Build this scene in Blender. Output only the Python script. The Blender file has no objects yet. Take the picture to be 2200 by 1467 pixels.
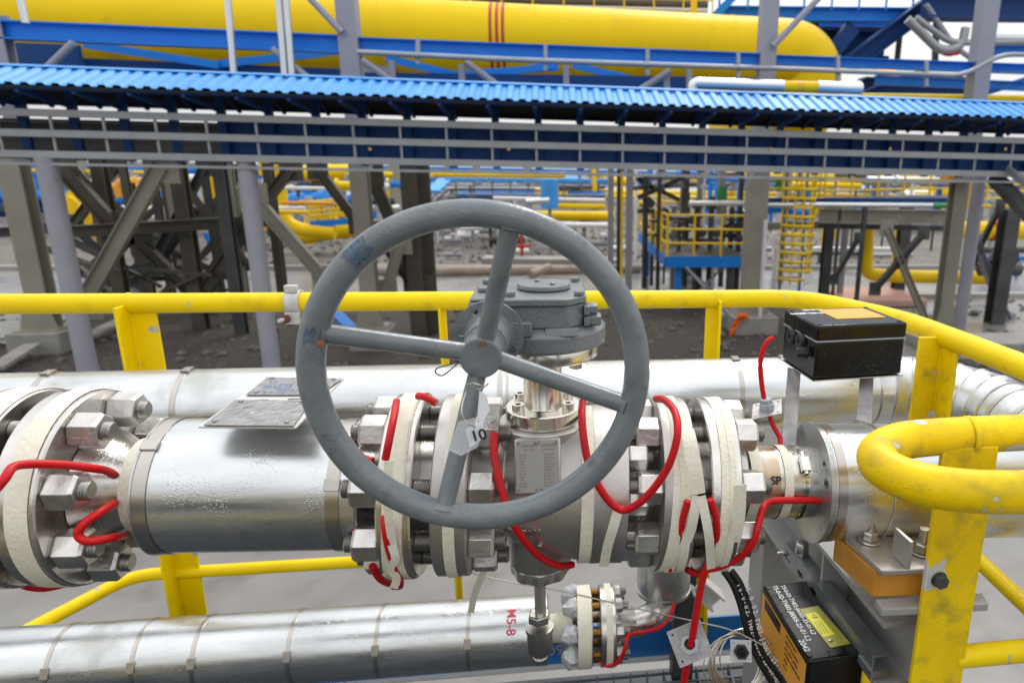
import bpy, bmesh, math, random
from mathutils import Vector as V, Matrix
random.seed(7)
S = bpy.context.scene
COL = S.collection
# ------------------------------------------------------------------ camera
F_PX, PPX, PPY = 1466.0, 1411.0, 733.0
AX = V((0.98947047, -0.01636339, 0.1438069)).normalized()     # world X seen in camera axes (right, down, forward)
AZ = V((0.02101401, -0.96681823, -0.25459952)).normalized()
AY = AZ.cross(AX)
AY = AY if AY.z > 0 else -AY
CAM = V((0, 0, 3.2))
def wv(c): return V((AX.dot(c), AY.dot(c), AZ.dot(c)))
RIGHT, DOWN, FWD = wv(V((1, 0, 0))), wv(V((0, 1, 0))), wv(V((0, 0, 1)))
cd = bpy.data.cameras.new("camera"); cam = bpy.data.objects.new("camera", cd); COL.objects.link(cam)
cd.sensor_width = 36.0; cd.lens = 36.0 * F_PX / 2200.0
cd.shift_x = -(PPX - 1100.0) / 2200.0
cd.clip_start = 0.02; cd.clip_end = 2000
cd.dof.use_dof = True; cd.dof.focus_distance = 1.0; cd.dof.aperture_fstop = 5.6
mw = Matrix((RIGHT, -DOWN, -FWD)).transposed().to_4x4(); mw.translation = CAM
cam.matrix_world = mw
S.camera = cam
# ------------------------------------------------------------------ world and sun: overcast
SUN_EL, SUN_AZ = math.radians(52), math.radians(25)
w = bpy.data.worlds.new("World"); S.world = w; w.use_nodes = True
nt = w.node_tree; nt.nodes.clear()
out = nt.nodes.new('ShaderNodeOutputWorld'); bgn = nt.nodes.new('ShaderNodeBackground')
sky = nt.nodes.new('ShaderNodeTexSky'); sky.sky_type = 'NISHITA'; sky.sun_disc = False
sky.sun_elevation = SUN_EL; sky.sun_rotation = SUN_AZ; sky.dust_density = 4; sky.air_density = 1
mx = nt.nodes.new('ShaderNodeMix'); mx.data_type = 'RGBA'; mx.inputs[0].default_value = 0.86
tc = nt.nodes.new('ShaderNodeTexCoord'); nz = nt.nodes.new('ShaderNodeTexNoise'); nz.inputs['Scale'].default_value = 1.6
nz.inputs['Detail'].default_value = 4
cr = nt.nodes.new('ShaderNodeValToRGB')
cr.color_ramp.elements[0].position = .3; cr.color_ramp.elements[0].color = (.82, .83, .85, 1)
cr.color_ramp.elements[1].position = .7; cr.color_ramp.elements[1].color = (1.0, 1.0, 1.0, 1)
# a cloud layer about twice as bright overhead as at the horizon
sx_ = nt.nodes.new('ShaderNodeSeparateXYZ'); nt.links.new(tc.outputs['Generated'], sx_.inputs[0])
mr = nt.nodes.new('ShaderNodeMapRange'); mr.inputs[1].default_value = 0; mr.inputs[2].default_value = .9
mr.inputs[3].default_value = 6.9; mr.inputs[4].default_value = 15.0; nt.links.new(sx_.outputs['Z'], mr.inputs[0])
vm = nt.nodes.new('ShaderNodeVectorMath'); vm.operation = 'SCALE'; nt.links.new(cr.outputs[0], vm.inputs[0]); nt.links.new(mr.outputs[0], vm.inputs['Scale'])
nt.links.new(tc.outputs['Generated'], nz.inputs['Vector']); nt.links.new(nz.outputs['Fac'], cr.inputs[0])
nt.links.new(sky.outputs[0], mx.inputs[6]); nt.links.new(vm.outputs[0], mx.inputs[7])
nt.links.new(mx.outputs[2], bgn.inputs[0]); bgn.inputs[1].default_value = 0.11
nt.links.new(bgn.outputs[0], out.inputs[0])
sd = bpy.data.lights.new("sun", 'SUN'); sd.energy = 1.1; sd.angle = math.radians(14); sd.color = (1.0, .97, .92)
sun = bpy.data.objects.new("sun", sd); COL.objects.link(sun)
sdir = V((math.sin(SUN_AZ) * math.cos(SUN_EL), math.cos(SUN_AZ) * math.cos(SUN_EL), math.sin(SUN_EL)))
sun.rotation_euler = sdir.to_track_quat('Z', 'Y').to_euler(); sun.location = (0, 0, 30)
S.view_settings.view_transform = 'Standard'; S.view_settings.look = 'None'
S.view_settings.exposure = 0.3; S.view_settings.gamma = 1
S.render.resolution_x = 1024; S.render.resolution_y = 682
S.render.engine = 'CYCLES'

# ------------------------------------------------------------------ pixel rays of the photograph
def ray(px, py): return wv(V(((px - PPX) / F_PX, (py - PPY) / F_PX, 1.0)))
def at_d(px, py, d): return CAM + ray(px, py) * d
def at_y(px, py, y): r = ray(px, py); return CAM + r * ((y - CAM.y) / r.y)
def at_z(px, py, z): r = ray(px, py); return CAM + r * ((z - CAM.z) / r.z)
def at_x(px, py, x): r = ray(px, py); return CAM + r * ((x - CAM.x) / r.x)

# ------------------------------------------------------------------ materials
def _n(nt, t): return nt.nodes.new('ShaderNode' + t)
MATS = {}
def mat(name, col, rough=.5, metal=0., col2=None, nscale=6., nstretch=(1, 1, 1), rvar=0., bump=0., bscale=40.,
        bstretch=(1, 1, 1), drops=0., dscale=160., chips=None, chipscale=9., chiplevel=.68, dirt=None, dirtscale=5., dirtlevel=.6,
        coat=0., emit=None, wave=None, vor=None, dirtwidth=.12, spec=.5, alpha=1.):
    m = bpy.data.materials.new(name); m.use_nodes = True; t = m.node_tree; L = t.links.new
    b = t.nodes['Principled BSDF']; b.inputs['Base Color'].default_value = (*col, 1)
    b.inputs['Roughness'].default_value = rough; b.inputs['Metallic'].default_value = metal
    b.inputs['Specular IOR Level'].default_value = spec
    if coat: b.inputs['Coat Weight'].default_value = coat; b.inputs['Coat Roughness'].default_value = .12
    if emit: b.inputs['Emission Color'].default_value = (*emit[0], 1); b.inputs['Emission Strength'].default_value = emit[1]
    if alpha < 1: b.inputs['Alpha'].default_value = alpha
    tc = _n(t, 'TexCoord')
    def mapped(stretch):
        mp = _n(t, 'Mapping'); mp.inputs['Scale'].default_value = stretch; L(tc.outputs['Object'], mp.inputs[0]); return mp.outputs[0]
    def noise(scale, stretch=(1, 1, 1), detail=5.):
        n = _n(t, 'TexNoise'); n.inputs['Scale'].default_value = scale; n.inputs['Detail'].default_value = detail
        L(mapped(stretch), n.inputs['Vector']); return n.outputs['Fac']
    def ramp(src, lo, hi):
        r = _n(t, 'MapRange'); r.inputs[1].default_value = lo; r.inputs[2].default_value = hi; L(src, r.inputs[0]); return r.outputs[0]
    colo = None
    def mix(fac, a, bcol):
        x = _n(t, 'Mix'); x.data_type = 'RGBA'; L(fac, x.inputs[0])
        if isinstance(a, tuple): x.inputs[6].default_value = (*a, 1)
        else: L(a, x.inputs[6])
        x.inputs[7].default_value = (*bcol, 1); return x.outputs[2]
    colo = col
    if col2: colo = mix(ramp(noise(nscale, nstretch), .35, .68), colo, col2)
    if vor:                                            # gravel: light and dark stones
        vt = _n(t, 'TexVoronoi'); vt.inputs['Scale'].default_value = vor[0]; L(mapped((1, 1, 1)), vt.inputs['Vector'])
        sep = _n(t, 'SeparateColor'); L(vt.outputs['Color'], sep.inputs[0]); colo = mix(sep.outputs[0], colo, vor[1])
    if dirt: colo = mix(ramp(noise(dirtscale, (1, 1, 1), 8.), dirtlevel, dirtlevel + dirtwidth), colo, dirt)
    if chips:
        cm = ramp(noise(chipscale, (1, 1, 1), 7.), chiplevel, chiplevel + .015); colo = mix(cm, colo, chips)
    if not isinstance(colo, tuple): L(colo, b.inputs['Base Color'])
    if rvar:
        r = _n(t, 'MapRange'); r.inputs[3].default_value = max(rough - rvar, .02); r.inputs[4].default_value = rough + rvar
        r.inputs[1].default_value = .3; r.inputs[2].default_value = .7
        L(noise(nscale * 1.7, nstretch), r.inputs[0]); L(r.outputs[0], b.inputs['Roughness'])
    prev = None
    def addbump(h, strength, dist):
        nonlocal prev
        bn = _n(t, 'Bump'); bn.inputs['Strength'].default_value = strength; bn.inputs['Distance'].default_value = dist
        L(h, bn.inputs['Height'])
        if prev: L(prev, bn.inputs['Normal'])
        prev = bn.outputs[0]; L(prev, b.inputs['Normal'])
    if bump: addbump(noise(bscale, bstretch, 6.), bump, .004)
    if chips: addbump(cm, -.35, .002)
    if wave:
        wn = _n(t, 'TexWave'); wn.wave_type = 'BANDS'; wn.bands_direction = wave[0]; wn.inputs['Scale'].default_value = wave[1]
        L(mapped((1, 1, 1)), wn.inputs['Vector']); addbump(wn.outputs['Fac'], wave[2], wave[3])
    if drops:
        vo = _n(t, 'TexVoronoi'); vo.inputs['Scale'].default_value = dscale; vo.inputs['Randomness'].default_value = 1
        L(mapped((1, 1, 1)), vo.inputs['Vector'])
        r = _n(t, 'MapRange'); r.inputs[1].default_value = .34; r.inputs[2].default_value = .12; L(vo.outputs['Distance'], r.inputs[0])
        ms = _n(t, 'Math'); ms.operation = 'MULTIPLY'; L(r.outputs[0], ms.inputs[0]); L(ramp(noise(14, (1, 1, 1), 4.), .48, .6), ms.inputs[1])
        addbump(ms.outputs[0], drops, .0016)
    MATS[name] = m; return m

mat('galvanised_sheet', (.70, .72, .73), .30, .96, col2=(.57, .59, .595), nscale=7, nstretch=(.6, 3.5, 3.5), rvar=.09,
    bump=.3, bscale=7, bstretch=(.6, 3.5, 3.5), drops=.3, dscale=290, dirt=(.48, .49, .46), dirtscale=7, dirtlevel=.6)
mat('galvanised_old', (.6, .62, .62), .34, .9, col2=(.36, .38, .37), nscale=9, rvar=.1, bump=.3, bscale=14, drops=.6, dscale=190)
mat('strap_steel', (.5, .47, .43), .3, 1., bump=.1)
mat('stainless', (.68, .65, .61), .3, 1., col2=(.54, .52, .49), nscale=20, rvar=.09, bump=.12, bscale=60, drops=.2, dscale=300)
mat('cast_steel', (.60, .575, .545), .40, .92, col2=(.48, .455, .43), nscale=9, rvar=.08, bump=.16, bscale=600)
mat('polished_steel', (.72, .69, .62), .2, 1., bump=.05, bscale=30)
mat('bolt_steel', (.70, .68, .65), .36, 1., col2=(.54, .52, .5), nscale=30, rvar=.08, bump=.2, bscale=120, drops=.2, dscale=220)
mat('thread_steel', (.42, .41, .39), .38, 1.)
mat('brass', (.55, .38, .14), .35, 1.)
mat('weld_stain', (.45, .30, .16), .34, .85, col2=(.55, .5, .42), nscale=18)
mat('grey_paint', (.135, .158, .172), .34, 0., col2=(.175, .198, .21), nscale=26, rvar=.13, bump=.45, bscale=34, drops=.35, dscale=230,
    dirt=(.095, .11, .12), dirtscale=34, dirtlevel=.6, coat=.2)
mat('grey_cast_paint', (.14, .162, .176), .36, 0., col2=(.18, .20, .215), nscale=18, rvar=.14, bump=.35, bscale=240, drops=.35, dscale=260, coat=.3)
mat('blue_smear', (.06, .115, .20), .4, 0., col2=(.11, .15, .19), nscale=90)
mat('rust', (.35, .12, .03), .7, 0., col2=(.2, .07, .02), nscale=60, bump=.3, bscale=200)
mat('yellow_paint', (.90, .66, .0), .38, 0., col2=(.86, .60, .0), nscale=7, rvar=.08, bump=.12, bscale=30, drops=.5, dscale=220,
    chips=(.42, .42, .40), chipscale=15, chiplevel=.67, dirt=(.62, .44, .01), dirtscale=18, dirtlevel=.58, dirtwidth=.25, spec=.25)
mat('yellow_worn', (.90, .63, .0), .42, 0., col2=(.76, .52, .0), nscale=12, rvar=.1, bump=.25, bscale=40, drops=.5, dscale=200,
    chips=(.55, .55, .54), chipscale=13, chiplevel=.618, dirt=(.34, .28, .03), dirtscale=26, dirtlevel=.50, dirtwidth=.3, spec=.25)
mat('yellow_far', (.88, .60, .0), .5, 0., col2=(.78, .50, .0), nscale=2, spec=.3)
mat('bare_metal', (.5, .5, .49), .5, .6, bump=.3, bscale=80)
mat('red_silicone', (.60, .004, .008), .42, 0., col2=(.5, .01, .015), nscale=30, drops=.5, dscale=220, bump=.1, bscale=90, spec=.3)
mat('cloth_tape', (.82, .79, .67), .75, 0., col2=(.72, .68, .55), nscale=14, bump=.4, bscale=150, wave=('X', 60, .12, .001))
mat('white_tape', (.82, .82, .80), .5, 0., bump=.3, bscale=60)
mat('silver_foil', (.42, .45, .5), .5, .3, col2=(.6, .6, .58), nscale=30, bump=1., bscale=50)
mat('black_plastic', (.004, .004, .005), .28, 0., rvar=.08, nscale=10, drops=.7, dscale=130, chips=(.1, .1, .1), chipscale=60, chiplevel=.74, spec=.3)
mat('black_rubber', (.012, .012, .013), .45)
mat('orange_label', (.78, .36, .03), .4, 0., drops=.5, dscale=150)
mat('orange_block', (.64, .29, .03), .5, 0., col2=(.48, .20, .025), nscale=12, bump=.1, dirt=(.25, .12, .03), dirtscale=22, dirtlevel=.68)
mat('olive_plate', (.32, .31, .03), .35, 0., drops=.3)
mat('warning_yellow', (.8, .75, .02), .45)
mat('white_ink', (.85, .85, .85), .5)
mat('black_ink', (.02, .02, .02), .6)
mat('red_ink', (.55, .05, .09), .6)
mat('engraved', (.16, .15, .14), .5, .4)
mat('nameplate', (.30, .29, .27), .42, .35, bump=.1)
mat('wet_plate', (.30, .29, .285), .34, .6, col2=(.42, .41, .40), nscale=45, drops=1., dscale=60, bump=.9, bscale=60, rvar=.16)
mat('paper', (.85, .86, .9), .5)
mat('clear_plastic', (.85, .88, .9), .12, 0., alpha=.3)
mat('white_steel', (.62, .62, .60), .45, .2, drops=.3)
mat('beam_paint', (.30, .30, .295), .42, .0, col2=(.36, .35, .34), nscale=8, bump=.2, bscale=60, drops=.4)
mat('strut_steel', (.30, .33, .35), .38, .8, col2=(.42, .45, .47), nscale=16, rvar=.1, bump=.2, bscale=70, drops=.4)
mat('toe_blue', (.012, .12, .36), .4, 0., drops=.3)
mat('grating_steel', (.10, .115, .13), .5, .3)
mat('plate_grey', (.30, .285, .285), .45, .4, col2=(.42, .40, .40), nscale=60, bump=.2, bscale=90)
mat('underlay_dark', (.022, .028, .034), .5, .0)  # dark tone of the added sheet below the grating
mat('deck_grey', (.1, .12, .13), .45, 0.)
mat('clamp_grey', (.62, .62, .58), .5, .3, col2=(.45, .45, .42), nscale=40, bump=.4, bscale=120)
mat('dark_red_nut', (.12, .02, .012), .4)
mat('gland_grey', (.32, .35, .38), .45)
mat('wire_steel', (.60, .57, .52), .3, 1.)
# far things
mat('big_yellow', (.90, .61, .0), .45, 0., col2=(.80, .53, .0), nscale=.6, bump=.05, bscale=2, dirt=(.66, .45, .02), dirtscale=1.6, dirtlevel=.6, spec=.2)
mat('line_red', (.45, .03, .01), .5)
mat('steel_blue', (.006, .19, .66), .45, 0., col2=(.012, .22, .70), nscale=2, spec=.35)
mat('navy_blue', (.003, .042, .17), .5, 0., col2=(.004, .05, .20), nscale=1.5, spec=.3)
mat('underside_shade', (.006, .009, .014), .7)  # near-black that paints in the shade under the roof and platform
mat('roof_blue', (.04, .28, .72), .42, 0., col2=(.06, .33, .76), nscale=3, spec=.4)
mat('lilac_grey', (.27, .27, .315), .45, 0., col2=(.31, .31, .35), nscale=2, dirt=(.22, .21, .22), dirtscale=3, dirtlevel=.62)
mat('beige_steel', (.315, .30, .24), .5, 0., col2=(.26, .245, .195), nscale=2, dirt=(.22, .2, .16), dirtscale=3, dirtlevel=.62)
mat('brown_steel', (.095, .083, .058), .55, 0., col2=(.06, .052, .038), nscale=2)
mat('dark_steel', (.035, .037, .04), .5, 0., col2=(.08, .08, .08), nscale=2)
mat('tray_galv', (.36, .375, .39), .45, .5, col2=(.30, .315, .33), nscale=3)
mat('silver_clad', (.72, .74, .76), .3, .9, col2=(.6, .62, .64), nscale=1)
mat('white_clad', (.75, .76, .78), .4, .2)
mat('green_paint', (.03, .28, .08), .45)
mat('red_paint', (.45, .03, .02), .45)
mat('orange_cloth', (.8, .13, .01), .7, bump=.5, bscale=20)
mat('pier_concrete', (.33, .32, .30), .85, 0., col2=(.25, .24, .22), nscale=3, bump=.4, bscale=14)
mat('ground_concrete', (.235, .228, .215), .5, 0., col2=(.185, .178, .168), nscale=1.6, bump=.2, bscale=20, dirt=(.15, .135, .115), dirtscale=2.2, dirtlevel=.56, dirtwidth=.2, rvar=.2)
mat('gravel', (.024, .02, .017), .9, 0., vor=(26, (.085, .072, .06)), bump=1., bscale=30, dirt=(.05, .042, .036), dirtscale=.8, dirtlevel=.5)
mat('light_gravel', (.10, .09, .078), .9, 0., vor=(14, (.22, .20, .178)), bump=.6, bscale=16, dirt=(.12, .11, .1), dirtscale=.5, dirtlevel=.5)
mat('wet_road', (.24, .235, .23), .25, 0., col2=(.19, .185, .18), nscale=.5, rvar=.15, bump=.1, bscale=4)
mat('pink_sand', (.55, .33, .26), .8, 0., col2=(.48, .3, .25), nscale=1)
mat('kerb', (.36, .34, .32), .8, 0., bump=.3, bscale=10)
mat('wood_log', (.34, .28, .23), .75, 0., col2=(.25, .2, .17), nscale=4)
mat('stone', (.16, .145, .13), .85, 0., col2=(.08, .07, .062), nscale=8)
mat('flame', (1, .45, .08), .8, emit=((1, .33, .06), 2.2))
M = MATS

# ------------------------------------------------------------------ mesh helpers
def frame(ax, up=V((0, 0, 1))):
    a = V(ax).normalized(); u = V(up)
    if abs(a.dot(u)) > .99: u = V((0, 1, 0))
    e1 = u.cross(a).normalized(); e2 = a.cross(e1)
    return a, e1, e2                                   # e1 sideways, e2 about up
class MB:
    def __init__(s): s.v = []; s.f = []
    def add(s, vs, fs):
        n = len(s.v); s.v += [V(x) for x in vs]; s.f += [tuple(i + n for i in f) for f in fs]; return s
    def box(s, c, size, ax=(1, 0, 0), up=(0, 0, 1)):
        a, e1, e2 = frame(ax, V(up)); c = V(c); h = [x / 2 for x in size]   # size: along ax, sideways, up
        vs = [c + a * h[0] * i + e1 * h[1] * j + e2 * h[2] * k for i in (-1, 1) for j in (-1, 1) for k in (-1, 1)]
        return s.add(vs, [(0, 1, 3, 2), (4, 6, 7, 5), (0, 4, 5, 1), (2, 3, 7, 6), (0, 2, 6, 4), (1, 5, 7, 3)])
    def bar(s, p, q, wd, ht, up=(0, 0, 1)):
        p, q = V(p), V(q); return s.box((p + q) / 2, ((q - p).length, wd, ht), q - p, up)
    def prof(s, p, q, poly, up=(0, 0, 1)):              # extrude polygon (sideways, up) from p to q
        p, q = V(p), V(q); a, e1, e2 = frame(q - p, V(up)); n = len(poly)
        vs = [b + e1 * x + e2 * y for b in (p, q) for x, y in poly]
        fs = [(i, (i + 1) % n, n + (i + 1) % n, n + i) for i in range(n)] + [tuple(range(n))[::-1], tuple(range(n, 2 * n))]
        return s.add(vs, fs)
    def ibeam(s, p, q, wd, ht, tf, tw, up=(0, 0, 1)):
        a, b, c, d = wd / 2, ht / 2, tw / 2, ht / 2 - tf
        return s.prof(p, q, [(-a, -b), (a, -b), (a, -d), (c, -d), (c, d), (a, d), (a, b), (-a, b), (-a, d), (-c, d), (-c, -d), (-a, -d)], up)
    def angle(s, p, q, wd, ht, t, up=(0, 0, 1)):
        return s.prof(p, q, [(0, 0), (wd, 0), (wd, t if wd > 0 else t), (t if wd > 0 else -t, t), (t if wd > 0 else -t, ht), (0, ht)], up)
    def lathe(s, p, ax, prof, n=32, up=(0, 0, 1), cap=True, a0=0., phase=0.):
        a, e1, e2 = frame(ax, V(up)); p = V(p); vs = []; fs = []; m = len(prof)
        for (d, r) in prof:
            for k in range(n):
                t = 2 * math.pi * k / n + phase; vs.append(p + a * d + (e1 * math.cos(t) + e2 * math.sin(t)) * r)
        for i in range(m - 1):
            for k in range(n):
                fs.append((i * n + k, i * n + (k + 1) % n, (i + 1) * n + (k + 1) % n, (i + 1) * n + k))
        if cap: fs += [tuple(range(n))[::-1], tuple(range((m - 1) * n, m * n))]
        return s.add(vs, fs)
    def cyl(s, p, q, r, r2=None, n=24, cap=True, phase=0.):
        p, q = V(p), V(q); return s.lathe(p, q - p, [(0, r), ((q - p).length, r if r2 is None else r2)], n, cap=cap, phase=phase)
    def tube(s, pts, r, n=12, smooth=0, closed=False, flat=1., up=None):
        pts = [V(p) for p in pts]
        if smooth: pts = catmull(pts, smooth, closed)
        m = len(pts); vs = []; fs = []; prev = None
        for i, p in enumerate(pts):
            if closed: t = (pts[(i + 1) % m] - pts[i - 1]).normalized()
            else: t = (pts[min(i + 1, m - 1)] - pts[max(i - 1, 0)]).normalized()
            if prev is None: e1 = frame(t, V(up) if up else V((0, 0, 1)))[1]
            else:
                e1 = (prev - t * prev.dot(t)); e1 = e1.normalized() if e1.length > 1e-6 else frame(t)[1]
            prev = e1; e2 = t.cross(e1); rr = r(i / (m - 1)) if callable(r) else r
            for k in range(n):
                a = 2 * math.pi * k / n; vs.append(p + e1 * math.cos(a) * rr + e2 * math.sin(a) * rr * flat)
        for i in range(m if closed else m - 1):
            j = (i + 1) % m
            for k in range(n): fs.append((i * n + k, i * n + (k + 1) % n, j * n + (k + 1) % n, j * n + k))
        if not closed: fs += [tuple(range(n))[::-1], tuple(range((m - 1) * n, m * n))]
        return s.add(vs, fs)
    def hexnut(s, p, ax, flat, h, phase=0.):
        r = flat / math.sqrt(3); c = r * .86
        a, e1, e2 = frame(ax); p = V(p)
        # chamfered hexagon
        return s.lathe(p, ax, [(0, c * 1.0), (h * .10, r), (h * .88, r), (h, c)], 6, phase=phase)
    def stud(s, p, q, r, pitch=.003, n=14):
        p, q = V(p), V(q); L = (q - p).length; k = max(2, int(L / pitch)); prof = [(0, r * .85)]
        for i in range(k):
            prof += [(L * (i + .25) / k, r), (L * (i + .75) / k, r * .86)]
        prof.append((L, r * .8)); return s.lathe(p, q - p, prof, n)
    def plate(s, p, ex, ey, outer, holes, t):           # 2-D outline with real holes, thickness t along ex x ey
        cu = bpy.data.curves.new('tmp', 'CURVE'); cu.dimensions = '2D'; cu.fill_mode = 'BOTH'; cu.extrude = t / 2
        for lp in [outer] + holes:
            sp = cu.splines.new('POLY'); sp.points.add(len(lp) - 1)
            for i, (x, y) in enumerate(lp): sp.points[i].co = (x, y, 0, 1)
            sp.use_cyclic_u = True
        o = bpy.data.objects.new('tmp', cu); me = o.to_mesh()
        ex, ey = V(ex).normalized(), V(ey).normalized(); ez = ex.cross(ey); p = V(p)
        s.add([p + ex * v.co.x + ey * v.co.y + ez * v.co.z for v in me.vertices], [tuple(f.vertices) for f in me.polygons])
        o.to_mesh_clear(); bpy.data.objects.remove(o); bpy.data.curves.remove(cu); return s
    def text(s, body, size, p, ex, ey, t=.0002, align='LEFT', bold=0.):
        cu = bpy.data.curves.new('tmp', 'FONT'); cu.body = body; cu.size = size; cu.extrude = t; cu.align_x = align; cu.offset = bold
        o = bpy.data.objects.new('tmp', cu); me = o.to_mesh()
        ex, ey = V(ex).normalized(), V(ey).normalized(); ez = ex.cross(ey); p = V(p)
        s.add([p + ex * v.co.x + ey * v.co.y + ez * v.co.z for v in me.vertices], [tuple(f.vertices) for f in me.polygons])
        o.to_mesh_clear(); bpy.data.objects.remove(o); bpy.data.curves.remove(cu); return s
    def band(s, pf, m_, w_, t=.0008, closed=True):      # pf(i/m) -> (point, outward normal, widthwise direction)
        vs = []; fs = []; k = m_ if closed else m_ + 1
        for i in range(k):
            p, nn, wd = pf(i / m_); nn = nn.normalized(); wd = wd.normalized()
            vs += [p - wd * w_ / 2, p - wd * w_ / 2 + nn * t, p + wd * w_ / 2 + nn * t, p + wd * w_ / 2]
        for i in range(m_):
            j = (i + 1) % k
            for a in range(4): b_ = (a + 1) % 4; fs.append((i * 4 + a, i * 4 + b_, j * 4 + b_, j * 4 + a))
        if not closed: fs += [(3, 2, 1, 0), tuple((m_) * 4 + a for a in range(4))]
        return s.add(vs, fs)
    def build(s, name, m, parent=None, bevel=0., smooth=35, loc=None):
        org = V((0, 0, 0))
        q = parent
        while q is not None: org = org + q.location; q = q.parent
        if parent is None:
            if loc is None:
                xs = [v.x for v in s.v]; ys = [v.y for v in s.v]; zs = [v.z for v in s.v]
                loc = V(((min(xs) + max(xs)) / 2, (min(ys) + max(ys)) / 2, min(zs)))
            loc = V(loc); org = loc
        me = bpy.data.meshes.new(name); me.from_pydata([tuple(v - org) for v in s.v], [], s.f)
        bm = bmesh.new(); bm.from_mesh(me); bmesh.ops.recalc_face_normals(bm, faces=bm.faces); bm.to_mesh(me); bm.free()
        me.materials.append(M[m]); o = bpy.data.objects.new(name, me); COL.objects.link(o)
        if parent is not None: o.parent = parent
        else: o.location = loc
        if smooth: me.shade_smooth(); me.set_sharp_from_angle(angle=math.radians(smooth))
        if bevel:
            bv = o.modifiers.new('bevel', 'BEVEL'); bv.width = bevel; bv.segments = 2; bv.limit_method = 'ANGLE'; bv.angle_limit = math.radians(40)
            bv.harden_normals = False
        return o
def catmull(pts, k, closed=False):
    n = len(pts); out = []
    for i in range(n if closed else n - 1):
        if closed: a, b, c, d = pts[i - 1], pts[i], pts[(i + 1) % n], pts[(i + 2) % n]
        else: a, b, c, d = pts[max(i - 1, 0)], pts[i], pts[i + 1], pts[min(i + 2, n - 1)]
        for j in range(k):
            t = j / k
            out.append(.5 * ((2 * b) + (c - a) * t + (2 * a - 5 * b + 4 * c - d) * t * t + (3 * b - a - 3 * c + d) * t ** 3))
    if not closed: out.append(pts[-1])
    return out
def fillet(pts, rad, k=6):                              # round the corners of a polyline
    pts = [V(p) for p in pts]; out = [pts[0]]
    for i in range(1, len(pts) - 1):
        a, b, c = pts[i - 1], pts[i], pts[i + 1]
        r = min(rad, (a - b).length * .49, (c - b).length * .49); p = b + (a - b).normalized() * r; q = b + (c - b).normalized() * r
        for j in range(k + 1):
            t = j / k; out.append(p * (1 - t) ** 2 + b * 2 * t * (1 - t) + q * t * t)
    out.append(pts[-1]); return out
def tag(o, label=None, cat=None, group=None, kind=None):
    if label: o['label'] = label
    if cat: o['category'] = cat
    if group: o['group'] = group
    if kind: o['kind'] = kind
    return o
def thing(name, loc, label, cat, group=None):
    o = bpy.data.objects.new(name, None); COL.objects.link(o); o.location = V(loc); o.empty_display_size = .05
    return tag(o, label, cat, group)
def structure(o, label=None): return tag(o, label, None, None, 'structure')
def copy_tree(o, delta=(0, 0, 0), label=None):
    kids = list(o.children); c = o.copy(); COL.objects.link(c); c.location = o.location + V(delta)
    if label: c['label'] = label
    def rec(src, par):
        for ch in src: 
            sub = list(ch.children); d = ch.copy(); COL.objects.link(d); d.parent = par; rec(sub, d)
    rec(kids, c); return c
def circ(cx, cy, r, n=20, ph=0.): return [(cx + r * math.cos(2 * math.pi * i / n + ph), cy + r * math.sin(2 * math.pi * i / n + ph)) for i in range(n)]
def X(*a): return V(a)
# ================================================================== FOREGROUND
# main pipeline frame: the axis falls slightly to the right
PO = V((0, .97, 2.720)); PA = V((1, 0, -.045)).normalized(); PU = V((.045, 0, 1)).normalized(); PN = V((0, -1, 0))
def pp(s, r=0., a=0.):                                  # point on pipe: station, radius, angle (0 = facing the camera, 90 = top)
    a = math.radians(a); return PO + PA * s + PN * (r * math.cos(a)) + PU * (r * math.sin(a))
def pl(mb, prof, n=48, cap=True):                       # lathe on the pipe axis, profile of (station, radius)
    s0 = prof[0][0]; return mb.lathe(PO + PA * s0, PA, [(s - s0, r) for s, r in prof], n, cap=cap)
def arc_band(mb, s0, r, wd, a0=0, a1=360, tilt=0., ph=0., m=56, t=.0009, wob=0.):
    full = abs(a1 - a0) >= 360
    def pf(u):
        a = a0 + (a1 - a0) * u; s = s0 + tilt * math.cos(math.radians(a - ph)) + wob * math.sin(math.radians(a * 3 + ph))
        p = pp(s, r, a); return p, p - pp(s, 0), PA
    return mb.band(pf, m, wd, t, full)
FL_R = .1325; BC = .105
def flange(par, s0, s1, nuts_side=None, r=FL_R, hub=None, m='stainless', name='flange', edge=.002):
    b = MB(); pl(b, [(s0, r - edge), (s0 + edge, r), (s1 - edge, r), (s1, r - edge)], 72)
    return b.build(name, m, par)
def nut(par, s, a, d=1, flat=.0435, h=.036, bc=BC, stub=.016, sr=.0128, washer=False, m='bolt_steel'):
    p = pp(s, bc, a); rr = random.Random(int(s * 1000) + a); ph = rr.uniform(0, 1.04)
    b = MB(); b.hexnut(p, PA * d, flat, h, ph); o = b.build('nut', m, par, bevel=.0008, smooth=30)
    if stub:
        b = MB(); b.stud(p + PA * d * h * .9, p + PA * d * (h + stub), sr); b.build('stud_end', 'thread_steel', par)
    return o
NA = [22.5 + 45 * k for k in range(8)]

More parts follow.
